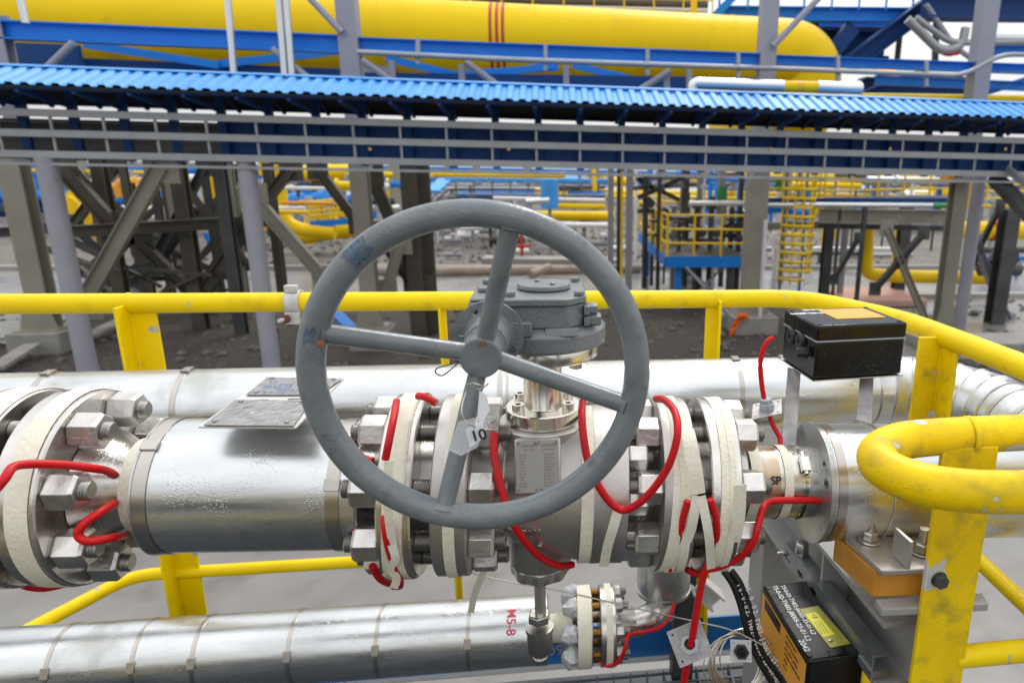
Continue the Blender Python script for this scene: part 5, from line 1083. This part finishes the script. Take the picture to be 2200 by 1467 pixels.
r_ = random.Random(77)
for k in range(46):                                     # small plant pieces between the left trusses
    px = r_.uniform(120, 780); py = r_.uniform(372, 470); Y = r_.uniform(19, 28); q = at_y(px, py, Y); b = MB(); L_ = r_.uniform(.2, 1.1); rr = r_.choice((.05, .08, .12)); ty = k % 3
    if ty == 0: b.cyl(q - X(L_, 0, 0), q + X(L_, 0, 0), rr, n=12); b.cyl(q - X(L_ * .3, 0, 0), q - X(L_ * .3 - .06, 0, 0), rr * 1.7, n=14)
    elif ty == 1: b.tube(fillet([q - X(0, 0, L_), q, q + X(L_, 0, 0)], .15), rr, 10)
    else: b.cyl(q - X(0, 0, L_), q + X(0, 0, L_ * .5), rr, n=12); b.lathe(q + X(0, -.1, 0), (0, -1, 0), [(0, rr * 2.6), (.05, rr * 2.6)], 14)
    tag(b.build(('plant_pipe', 'plant_pipe', 'far_valve')[ty], r_.choice(('yellow_far', 'yellow_far', 'steel_blue', 'silver_clad', 'white_clad', 'dark_steel', 'tray_galv', 'orange_label'))), ('small level pipe piece between the left trusses', 'small bent pipe piece between the left trusses', 'small far valve with a round wheel between the left trusses')[ty], ('pipe', 'pipe', 'valve')[ty], ('small level pipe pieces', 'small bent pipe pieces', 'small far valves')[ty])
for k in range(14):
    px = r_.uniform(200, 480); py = r_.uniform(560, 640); Y = r_.uniform(13, 15.5); q = at_y(px, py, Y); b = MB(); b.bar(q - X(r_.uniform(.2, .6), 0, r_.uniform(-.3, .3)), q + X(r_.uniform(.2, .6), 0, r_.uniform(-.3, .3)), .06, .06)
    tag(b.build('scaffold_tube', 'dark_steel' if k % 2 else 'brown_steel'), 'dark thin scaffold tube low between the left columns', 'tube', 'dark scaffold tubes')
for k in range(26):
    px = r_.uniform(110, 540); Y = r_.uniform(14.2, 18); q = at_y(px, 500, Y); z0 = r_.uniform(0, 1.4); z1 = z0 + r_.uniform(1.0, 2.2); dx = r_.choice((0, 0, -1.1, 1.1, .6, -.6)); b = MB()
    b.ibeam((q.x - dx, Y, z0), (q.x + dx, Y, min(z1, 3.4)), .11, .11, .012, .01, up=(0, 1, 0)); tag(b.build('truss_member', r_.choice(('dark_steel', 'brown_steel', 'brown_steel'))), 'thin dark truss member behind the left columns', 'brace', 'thin dark truss members')
for k in range(34):                                     # small plant pieces beyond the right rack and platform
    px = r_.uniform(1360, 2190); py = r_.uniform(375, 560); Y = r_.uniform(18, 26); q = at_y(px, py, Y); b = MB(); L_ = r_.uniform(.3, 1.5); rr = r_.choice((.04, .07, .1)); ty = k % 2
    if ty: b.cyl(q - X(L_, 0, 0), q + X(L_, 0, 0), rr, n=12); b.cyl(q - X(L_ * .4, 0, 0), q - X(L_ * .4 - .06, 0, 0), rr * 1.7, n=14); b.box(q - X(0, 0, max(q.z, .1) / 2 - .01), (.07, .07, max(q.z, .1)))
    else: b.cyl((q.x, Y, 0), (q.x, Y, min(q.z + L_, 3.3)), rr, n=12); b.lathe(q + X(0, -.1, 0), (0, -1, 0), [(0, rr * 2.6), (.05, rr * 2.6)], 14); b.cyl(q - X(0, 0, .1), q + X(0, 0, .05), rr * 1.9, n=12)
    tag(b.build(('far_valve', 'plant_pipe')[ty], r_.choice(('yellow_far', 'steel_blue', 'silver_clad', 'white_clad', 'dark_steel', 'dark_steel', 'brown_steel', 'tray_galv'))), ('upright pipe with a valve beyond the right platform and rack', 'propped level pipe beyond the right platform and rack')[ty], ('valve', 'pipe')[ty], ('upright pipes at the far right', 'level pipes at the far right')[ty])
b = MB()
for k in range(2600):
    x, y = r_.uniform(-12, 12), r_.choice((r_.uniform(8.7, 15.5), r_.uniform(20.8, 34))); s_ = r_.choice((.03, .04, .05, .07, .07, .12 if r_.random() < .2 else .05)) * r_.uniform(.7, 1.3)
    b.lathe((x, y, -.01), (r_.uniform(-.3, .3), r_.uniform(-.3, .3), 1), [(0, s_ * .7), (s_ * .5, s_), (s_ * 1.0, s_ * .45)], 5, phase=r_.uniform(0, 6))
tag(b.build('loose_stones', 'stone', smooth=0), 'loose stones scattered over the dark gravel', kind='stuff')
# ---- middle distance seen through and above the handwheel
tr = thing('covered_tray', at_y(1110, 395, 27), 'light blue roofed cable run bending down at its left end, above the handwheel', 'cable run')
b = MB(); P = [at_y(928, 412, 25), at_y(958, 385, 27), at_y(1305, 388, 27)]
b.bar(P[0], P[1], .5, .10); b.bar(P[1], P[2], .5, .12); b.build('roof', 'roof_blue', tr)
for k in range(4):
    dz = -.22 - .16 * k; b = MB(); b.tube([P[0] + X(.05 * k, 0, dz), P[1] + X(.05 * k, 0, dz), P[2] + X(0, 0, dz)], .035, 6); b.build('tray', 'dark_steel' if k % 2 else 'tray_galv', tr)
for k in range(9):
    p = P[1].lerp(P[2], (k + .5) / 9); b = MB(); b.box(p + X(0, .1, -.45), (.06, .06, .9)); b.build('support', 'tray_galv', tr)
sh_ = thing('cable_shelter', at_y(1180, 440, 24), 'bright blue cladded cable riser above the handwheel', 'cable riser')
A = at_y(1161, 385, 24); B = at_y(1199, 385, 24); z0 = at_y(1180, 447, 24).z
b = MB(); b.prof((A.x, 24, 0) and V((0, 23.9, 0)) * 0 + V(((A.x + B.x) / 2, 23.9, z0)), V(((A.x + B.x) / 2, 23.9, A.z)), [(-(B.x - A.x) / 2, 0), (-(B.x - A.x) / 4, -.12), ((B.x - A.x) / 4, -.12), ((B.x - A.x) / 2, 0), ((B.x - A.x) / 2, .2), (-(B.x - A.x) / 2, .2)], up=(0, 1, 0)); b.build('cladding', 'roof_blue', sh_, smooth=0)
b = MB(); b.box(((A.x + B.x) / 2, 24.0, z0 / 2), (.12, .12, z0)); b.build('leg', 'tray_galv', sh_)
for k, (p, Y, r, m, lab) in enumerate((
        ([(930, 374), (1215, 376)], 30, .12, 'yellow_far', 'yellow one above the blue roofed run'), ([(640, 372), (900, 376)], 34, .14, 'yellow_far', 'yellow one left of the blue roofed run'), ([(1060, 425), (1300, 430)], 24, .06, 'white_clad', 'thin white one by the blue riser'), ([(1195, 442), (1300, 444)], 24, .10, 'yellow_far', 'short yellow one right of the blue riser'),
        ([(1000, 463), (1320, 464)], 25, .17, 'yellow_far', 'thick yellow one behind the top of the rim'), ([(1180, 482), (1310, 484)], 23, .09, 'white_clad', 'white one under the thick yellow one'), ([(1130, 433), (1180, 430)], 23, .09, 'silver_clad', 'silver stub left of the riser'), ([(960, 475), (1080, 473)], 25, .1, 'steel_blue', 'blue one inside the rim top'),
        ([(990, 490), (1035, 488)], 24, .09, 'white_clad', 'short white one inside the rim top'), ([(820, 450), (860, 446)], 28, .13, 'silver_clad', 'silver stub left of the rim'), ([(840, 395), (930, 400)], 30, .16, 'steel_blue', 'blue one left of the roofed run'), ([(975, 402), (1150, 404)], 29, .10, 'silver_clad', 'silver one under the roofed run'),
        ([(1200, 404), (1300, 402)], 29, .08, 'dark_steel', 'dark one right of the riser'), ([(1275, 352), (1278, 410)], 26, .08, 'yellow_far', 'yellow upright at the end of the roofed run'), ([(980, 418), (1150, 416)], 28, .12, 'steel_blue', 'blue one low under the roofed run'), ([(1220, 414), (1300, 418)], 28, .13, 'steel_blue', 'blue one right of the riser'))):
    ppipe('plant_pipe', 'far plant pipe, ' + lab, p, Y, r, m, 'far plant pipes in the middle')
r_ = random.Random(11)
for k in range(26):
    px = r_.uniform(930, 1320); Y = r_.uniform(24, 33); t = r_.uniform(.7, 2.4); q = at_y(px, 430, Y); b = MB(); w_ = r_.choice((.06, .09, .12)); b.box((q.x, Y, t / 2), (w_, w_, t)); tag(b.build('pipe_stand', r_.choice(('tray_galv', 'dark_steel', 'lilac_grey', 'white_clad'))), 'small far pipe stand on the gravel beyond the handwheel', 'stand', 'small far pipe stands')
for k in range(30):
    px = r_.uniform(960, 1330); py = r_.uniform(470, 560); q = at_z(px, py, 0); s_ = r_.uniform(.1, .3); b = MB(); w_ = s_ * r_.uniform(.7, 2.5)
    b.cyl(q + X(-w_, 0, s_), q + X(w_, 0, s_), s_ * .5, n=10); b.lathe(q + X(w_ * .3, 0, s_), (0, 0, 1), [(0, s_ * .2), (s_, s_ * .2), (s_, s_ * .6), (s_ * 1.1, s_ * .6)], 10); b.box(q + X(-w_ * .6, 0, s_ / 2), (.05, .1, s_)); b.box(q + X(w_ * .6, 0, s_ / 2), (.05, .1, s_))
    tag(b.build('pipe_fitting', r_.choice(('white_clad', 'tray_galv', 'lilac_grey', 'dark_steel', 'silver_clad'))), 'small far valve and pipe fitting on the ground beyond the handwheel', 'fitting', 'small far fittings')
b = MB(); q = at_z(1122, 562, 0); b.cyl(q, q + X(0, 0, 1.15), .05, n=10); b.cyl(q + X(-.25, 0, .5), q + X(.25, 0, .5), .06, n=10); b.lathe(q + X(0, 0, 1.15), (0, 0, 1), [(0, .16), (.04, .16)], 14); b.cyl(q + X(0, 0, .04), q + X(0, 0, .12), .14, n=12)
tag(b.build('hydrant', 'red_paint'), 'red upright hydrant seen through the handwheel', 'hydrant')
b = MB(); q0_, q1_ = at_z(1040, 558, .1), at_z(1330, 562, .1); b.bar(q0_, q1_, .8, .2); tag(b.build('concrete_plinth', 'pier_concrete'), 'low concrete plinth under the small fittings beyond the handwheel', 'plinth')

# ---- right middle distance: yellow railed platform, ladder, racks
pf = thing('platform', at_y(1490, 560, 14.6), 'blue platform with yellow railing, left of the caged ladder', 'platform')
dz = at_y(1490, 552, 14.6).z; xl = at_y(1432, 565, 14.6).x; xq = at_y(1604, 552, 14.6).x
b = MB(); b.box(((xl + xq) / 2, 17.1, dz), (xq - xl, 5.0, .04)); b.build('deck', 'brown_steel', pf)
b = MB(); b.bar((xl, 14.6, dz - .10), (xq, 14.6, dz - .10), .07, .24); b.bar((xl, 19.6, dz - .1), (xq, 19.6, dz - .1), .07, .24); b.bar((xl, 14.64, dz - .10), (xl, 19.6, dz - .10), .07, .24); b.build('frame', 'steel_blue', pf)
for yy in (14.6, 19.6):
    for z in (.9, .6, .3): b = MB(); b.cyl((xl, yy, dz + z), (xq, yy, dz + z), .024, n=8); b.build('rail', 'yellow_far', pf)
    for k in range(4): x = xl + (xq - xl) * k / 3; b = MB(); b.cyl((x, yy, dz), (x, yy, dz + .9), .024, n=8); b.build('rail_post', 'yellow_far', pf)
for k in range(7): y = 14.6 + 5.0 * k / 6; b = MB(); b.cyl((xl, y, dz), (xl, y, dz + .9), .03, n=8); b.build('rail_post', 'yellow_far', pf)
for z in (.9, .6, .3): b = MB(); b.cyl((xl, 14.6, dz + z), (xl, 19.6, dz + z), .024, n=8); b.build('rail', 'yellow_far', pf)
for x, y in ((xl + .3, 14.8), (xq - .3, 14.8), (xl + .2, 19.4), (xq - .3, 19.4), ((xl + xq) / 2, 15.5)): b = MB(); b.box((x, y, dz / 2 - .1), (.14, .14, dz - .2)); b.build('leg', 'steel_blue' if x < xl + .5 else 'dark_steel', pf)
b = MB(); b.bar((xl + .3, 14.75, dz - .15), (xl + 1.4, 14.75, .2), .06, .06); b.bar((xl + 1.4, 14.8, dz - .15), (xl + .5, 14.8, .1), .05, .05); b.build('brace', 'lilac_grey', pf)
r_ = random.Random(5)
for k in range(15):                                     # valves and pipes on and behind the platform
    px = 1385 + 15.5 * k + r_.uniform(-4, 4); Y = r_.uniform(15.2, 17.5); q = at_y(px, 480, Y); top = r_.uniform(1.9, 3.1); b = MB(); w_ = r_.choice((.03, .05, .07))
    b.cyl((q.x, Y, .1), (q.x, Y, top), w_, n=10)
    for j in range(3): z = r_.uniform(1.3, top); b.cyl((q.x, Y, z), (q.x, Y, z + .05), w_ + .07, n=12)
    z = r_.uniform(1.4, 2.2); b.cyl((q.x - .2, Y, z), (q.x + .22, Y, z), w_ * .8, n=8); b.lathe((q.x + .1, Y - .2, z + .2), (0, 1, 0), [(0, .11), (.02, .11)], 12)
    tag(b.build('valve_riser', r_.choice(('dark_steel', 'dark_steel', 'white_clad', 'tray_galv', 'brown_steel'))), 'flanged valve riser behind the yellow platform railing', 'pipe', 'valve risers behind the platform')
ppipe('pipe_stack', 'grey pipe with a green section above the yellow platform', [(1552, 345), (1548, 460)], 16, .1, 'tray_galv'); ppipe('green_sleeve', 'green sleeve on the grey pipe above the platform', [(1552, 400), (1549, 428)], 16, .115, 'green_paint', cat='sleeve')
ppipe('green_sleeve', 'second green sleeve behind the beige column', [(1676, 385), (1673, 410)], 16, .12, 'green_paint', cat='sleeve')
for px, w_, Y, m, lab in ((1312, .12, 15, 'tray_galv', 'leftmost beside the rim'), (1330, .1, 15.5, 'dark_steel', 'dark one by the rim'), (1352, .14, 15, 'lilac_grey', 'grey one left of the platform'), (1470, .2, 18, 'dark_steel', 'dark one behind the platform'), (1502, .12, 17, 'lilac_grey', 'grey one behind the platform'), (1590, .1, 16, 'dark_steel', 'dark one by the beige column'), (1336, .05, 14.8, 'yellow_far', 'thin ochre one')):
    col('upright', 'steel upright right of the handwheel, ' + lab, 'column', px, 450, Y, w_, m, z1=3.1, shape='B', group='uprights right of the handwheel')
for p0, p1, lab in (((1365, 385), (1600, 374), 'top level one'), ((1350, 405), (1470, 398), 'lower level one'), ((1370, 425), (1470, 380), 'rising diagonal'), ((1370, 385), (1460, 430), 'falling diagonal')):
    pbar('steel_beam', 'steel member above the yellow platform, ' + lab, 'beam', p0, p1, 17, .11, 'brown_steel' if 'diag' in lab else 'lilac_grey', group='steel above the platform', shape='I')
ld_ = thing('caged_ladder', at_y(1715, 600, 14), 'blue ladder inside a yellow safety cage right of the beige column', 'ladder', None)
xa, xb = at_y(1694, 480, 14).x, at_y(1738, 480, 14).x; za, zbm = 3.35, at_y(1715, 612, 14).z
for x in (xa, xb): b = MB(); b.box((x, 14.3, (za + .2) / 2), (.05, .05, za - .2)); b.build('stringer', 'steel_blue', ld_)
for k in range(10): b = MB(); z = .5 + k * .3; b.cyl((xa, 14.3, z), (xb, 14.3, z), .014, n=8); b.build('rung', 'steel_blue', ld_)
cxl = (xa + xb) / 2 + .05
for k in range(14):
    z = zbm + .12 + k * (za - zbm) / 14; b = MB(); b.tube([(cxl + .34 * math.cos(a), 13.95 - .34 * math.sin(a) + .3, z) for a in [math.pi * i / 14 for i in range(15)]], .034, 6); b.build('hoop', 'yellow_far', ld_)
for i in range(7):
    a = math.pi * i / 6; b = MB(); b.cyl((cxl + .34 * math.cos(a), 14.25 - .34 * math.sin(a), zbm), (cxl + .34 * math.cos(a), 14.25 - .34 * math.sin(a), za), .02, n=6); b.build('cage_bar', 'yellow_far', ld_)
b = MB(); q = at_y(1738, 598, 13.8); b.box(q, (.2, .01, .2)); tag(b.build('notice', 'paper'), 'small white notice at the foot of the ladder cage', 'notice')
# rack at the right: beige beam, silver pipe, yellow railing
RG = 'right rack'
pbar('rack_beam', 'beige level beam of the right rack', 'beam', (1760, 463), (2040, 466), 14.2, .30, 'beige_steel', shape='I', d=.2, group=RG)
pbar('rack_beam', 'dark blue level beam of the right rack', 'beam', (1640, 432), (2040, 432), 14.4, .14, 'navy_blue', group=RG)
pbar('rack_beam', 'grey deck edge under the railing of the right rack', 'beam', (1770, 427), (2040, 423), 14.6, .07, 'lilac_grey', group=RG)
pbar('rack_beam', 'lower dark steel beam under the beige one', 'beam', (1760, 484), (2040, 490), 14.6, .12, 'dark_steel', group=RG)
pbar('rack_beam', 'short pale beam left of the ladder', 'beam', (1635, 486), (1770, 482), 15, .16, 'beige_steel', group=RG)
pbar('rack_beam', 'short blue beam left of the ladder', 'beam', (1635, 450), (1700, 450), 15, .14, 'steel_blue', group=RG)
ppipe('silver_pipe', 'silver level pipe with a green end on the right rack', [(1640, 440), (2005, 441)], 14.0, .05, 'silver_clad', RG); ppipe('green_sleeve', 'green end of the silver pipe on the right rack', [(2003, 441), (2036, 441.5)], 14.0, .056, 'green_paint', cat='sleeve')
ppipe('silver_pipe', 'white pipe behind the beige column', [(1480, 437), (1640, 436)], 15.5, .06, 'white_clad', RG)
railing('yellow railing on top of the right rack', at_y(1770, 430, 14.8), at_y(2050, 424, 14.8), .62, 5)
railing('yellow railing between the beige column and the ladder', at_y(1640, 425, 15.2), at_y(1760, 425, 15.2), .62, 3)
railing('yellow railing at the far right edge', at_y(2080, 440, 16.2), at_y(2300, 440, 16.2), .5, 6)
for px, w_, Y, m, lab in ((1775, .2, 15, 'dark_steel', 'thick dark one beside the ladder'), (1810, .12, 15.5, 'lilac_grey', 'grey one by the yellow bend'), (1848, .08, 14, 'dark_steel', 'thin dark one by the yellow bend'), (1935, .26, 16, 'dark_steel', 'thick dark one in the middle'), (2155, .3, 13, 'dark_steel', 'broad one at the right edge'), (2030, .1, 16, 'beige_steel', 'pale thin one'), (1795, .06, 14.2, 'dark_steel', 'thin dark one by the thick one')):
    col('upright', 'steel upright of the right rack, ' + lab, 'column', px, 560, Y, w_, m, z0=0, z1=2.4, shape='I', group='uprights of the right rack')
for p0, p1, w_, m, lab in (((1905, 490), (1990, 690), .13, 'beige_steel', 'pale one behind the black box'), ((1985, 500), (1880, 620), .12, 'dark_steel', 'dark one crossing it'), ((2095, 520), (2165, 690), .15, 'lilac_grey', 'lilac one right of the round column'), ((1845, 510), (1790, 600), .09, 'dark_steel', 'thin dark one by the ladder'), ((2150, 440), (2090, 560), .1, 'dark_steel', 'dark one at the right edge')):
    pbar('brace', 'diagonal brace of the right rack, ' + lab, 'brace', p0, p1, 13.4, w_, m, group='braces of the right rack', shape='I')
ppipe('yellow_bend', 'yellow pipe dropping from the rack and bending to run level, behind the black box', [(1863, 490), (1861, 588), (1900, 592), (2140, 598)], 15.2, .155, 'yellow_far', 'yellow pipes at the right', rad=.5)
ppipe('yellow_header', 'level yellow pipe with a red joint at the right edge', [(2050, 493), (2300, 497)], 18, .24, 'yellow_far', 'yellow pipes at the right')
q = at_y(2133, 495, 18); b = MB(); b.cyl(q - X(.06, 0, 0), q + X(.06, 0, 0), .3, n=24); tag(b.build('joint', 'red_paint'), 'red joint on the level yellow pipe at the right edge', 'joint')
vb = MB(); q = at_y(2150, 560, 14.4); vb.lathe(q, (0, 0, 1), [(-.35, .12), (-.3, .22), (0, .3), (.2, .22), (.3, .12)], 16); vb.lathe(q + X(0, -.2, .1), (0, -1, 0), [(0, .28), (.04, .28)], 20); vb.cyl(q - X(.5, 0, .2), q + X(.5, 0, -.2), .15, n=14); tag(vb.build('large_valve', 'dark_steel'), 'large dark valve at the right edge of the yellow pipe', 'valve')
b = MB(); q = at_z(1880, 650, .05); b.box((q.x + .1, q.y + .4, .12), (2.0, 1.7, .2)); tag(b.build('sand_pile', 'pink_sand', bevel=.05), 'pinkish slab on the ground behind the black box', 'slab')
for p, s_, lab in (((2000, 745), (.7, .7), 'right one behind the yellow rail'), ((2160, 760), (1.2, .8), 'one at the right edge'), ((1560, 700), (.5, .5), 'small one left of the orange cloth')):
    q = at_z(*p, 0); b = MB(); b.box((q.x, q.y, .15), (s_[0], s_[1], .3)); tag(b.build('plinth', 'pier_concrete', bevel=.02), 'concrete plinth, ' + lab, 'plinth', 'concrete plinths')
# orange cloth
b = MB(); r_ = random.Random(9); q0_ = at_y(1578, 680, 12.3); vs = []
for i in range(9):
    for j in range(4):
        vs.append(q0_ + X(.10 - .13 * (i / 8) ** .7 * 1.6 + .05 * j * (1 - .4 * i / 8) + r_.uniform(-.03, .03), r_.uniform(-.05, .05), -.055 * i + .02 * j))
b.add(vs, [(i * 4 + j, i * 4 + j + 1, i * 4 + 5 + j, i * 4 + 4 + j) for i in range(8) for j in range(3)]); b.tube([q0_ + X(.06, 0, -.0), q0_ + X(.16, -.02, .03), q0_ + X(.24, 0, -.02)], .05, 8, smooth=3)
o_ = b.build('orange_cloth', 'orange_cloth'); o_.modifiers.new('thick', 'SOLIDIFY').thickness = .02; tag(o_, 'bright orange cloth hanging on a strut by the beige column', 'cloth')
pbar('strut', 'grey strut carrying the orange cloth', 'strut', (1475, 575), (1578, 690), 12.4, .05, 'lilac_grey', shape='R')
col('pale_post', 'pale thin post with a lamp head beside the beige column', 'post', 1640, 560, 12.4, .07, 'white_clad', z0=0, z1=2.2, shape='R')

b = MB(); b.box((0, -9.5, 1.6), (26, 3, 3.2)); b.prof((-13, -9.5, 3.2), (13, -9.5, 3.2), [(-1.7, 0), (0, .5), (1.7, 0)])  # unseen block added only to put a dark band into the pipe reflections
tag(b.build('reflection_block', 'dark_steel'), 'long dark equipment building behind the viewer, only mirrored in the pipes', 'building')
# ---- far plant: rows of pipe racks to the horizon
r_ = random.Random(21)
cols_ = ('yellow_far', 'yellow_far', 'steel_blue', 'silver_clad', 'white_clad', 'tray_galv', 'steel_blue', 'dark_steel')
FG = 'far pipe rack'
for k, (Y, x0, x1) in enumerate(((30, -34, -6), (36, -40, -4), (44, -30, 30), (38, -2, 30), (34, 8, 34), (54, -50, 50), (66, -70, 70))):
    t = thing('far_pipe_rack', ((x0 + x1) / 2, Y, 0), ('far pipe rack at the left with yellow and blue pipes', 'second far pipe rack behind the first at the left', 'far pipe rack across the middle distance', 'far pipe rack right of centre', 'far pipe rack behind the caged ladder', 'very far pipe rack spanning the view', 'farthest pipe rack at the horizon')[k], 'pipe rack', FG)
    n = int((x1 - x0) / 4); lv = [1.2, 2.3, 3.0][: 3 if Y < 50 else 3]
    for i in range(n + 1):
        x = x0 + (x1 - x0) * i / n + r_.uniform(-.5, .5); b = MB(); b.box((x, Y, 1.75), (.22, .22, 3.5)); b.box((x, Y + 1.5, 1.75), (.22, .22, 3.5)); b.box((x, Y + .75, 2.2), (.12, 1.3, .12)); b.build('trestle', r_.choice(('tray_galv', 'beige_steel', 'lilac_grey', 'steel_blue')), t)
    for z in lv:
        for j in range(3):
            a = x0 + r_.uniform(0, .4) * (x1 - x0); c = x1 - r_.uniform(0, .4) * (x1 - x0); rr = r_.choice((.07, .1, .16, .22)); b = MB(); b.cyl((a, Y + j * .5, z + rr), (c, Y + j * .5, z + rr), rr, n=12); b.build('pipe', r_.choice(cols_), t)
r_ = random.Random(33)
for k in range(46):
    Y = r_.uniform(28, 60); x = r_.uniform(-.8, .75) * Y; h = r_.uniform(.8, 3.4); s_ = r_.uniform(.25, .9); b = MB(); ty = k % 4
    if ty == 0: b.lathe((x, Y, 0), (0, 0, 1), [(0, s_ * .5), (h * .8, s_ * .5), (h * .9, s_ * .35), (h, .08)], 16)
    elif ty == 1: b.box((x, Y, h * .4), (s_ * 2, s_ * 1.5, h * .8)); b.prof((x - s_, Y, h * .8), (x + s_, Y, h * .8), [(-s_ * .8, 0), (0, s_ * .3), (s_ * .8, 0)])
    elif ty == 2: b.cyl((x - s_, Y, h * .5), (x + s_, Y, h * .5), s_ * .45, n=16); b.box((x - s_ * .6, Y, h * .2), (.1, .3, h * .45)); b.box((x + s_ * .6, Y, h * .2), (.1, .3, h * .45))
    else: b.tube(fillet([(x, Y, 0), (x, Y, h), (x + s_ * 3, Y, h)], .3), .1, 10)
    tag(b.build(('far_vessel', 'far_cabin', 'far_tank', 'far_pipe_loop')[ty], r_.choice(cols_ + ('beige_steel', 'roof_blue', 'lilac_grey'))), ('small upright vessel in the far plant', 'small equipment cabin in the far plant', 'small level tank in the far plant', 'pipe loop in the far plant')[ty], ('vessel', 'cabin', 'tank', 'pipe loop')[ty], ('far upright vessels', 'far cabins', 'far level tanks', 'far pipe loops')[ty])
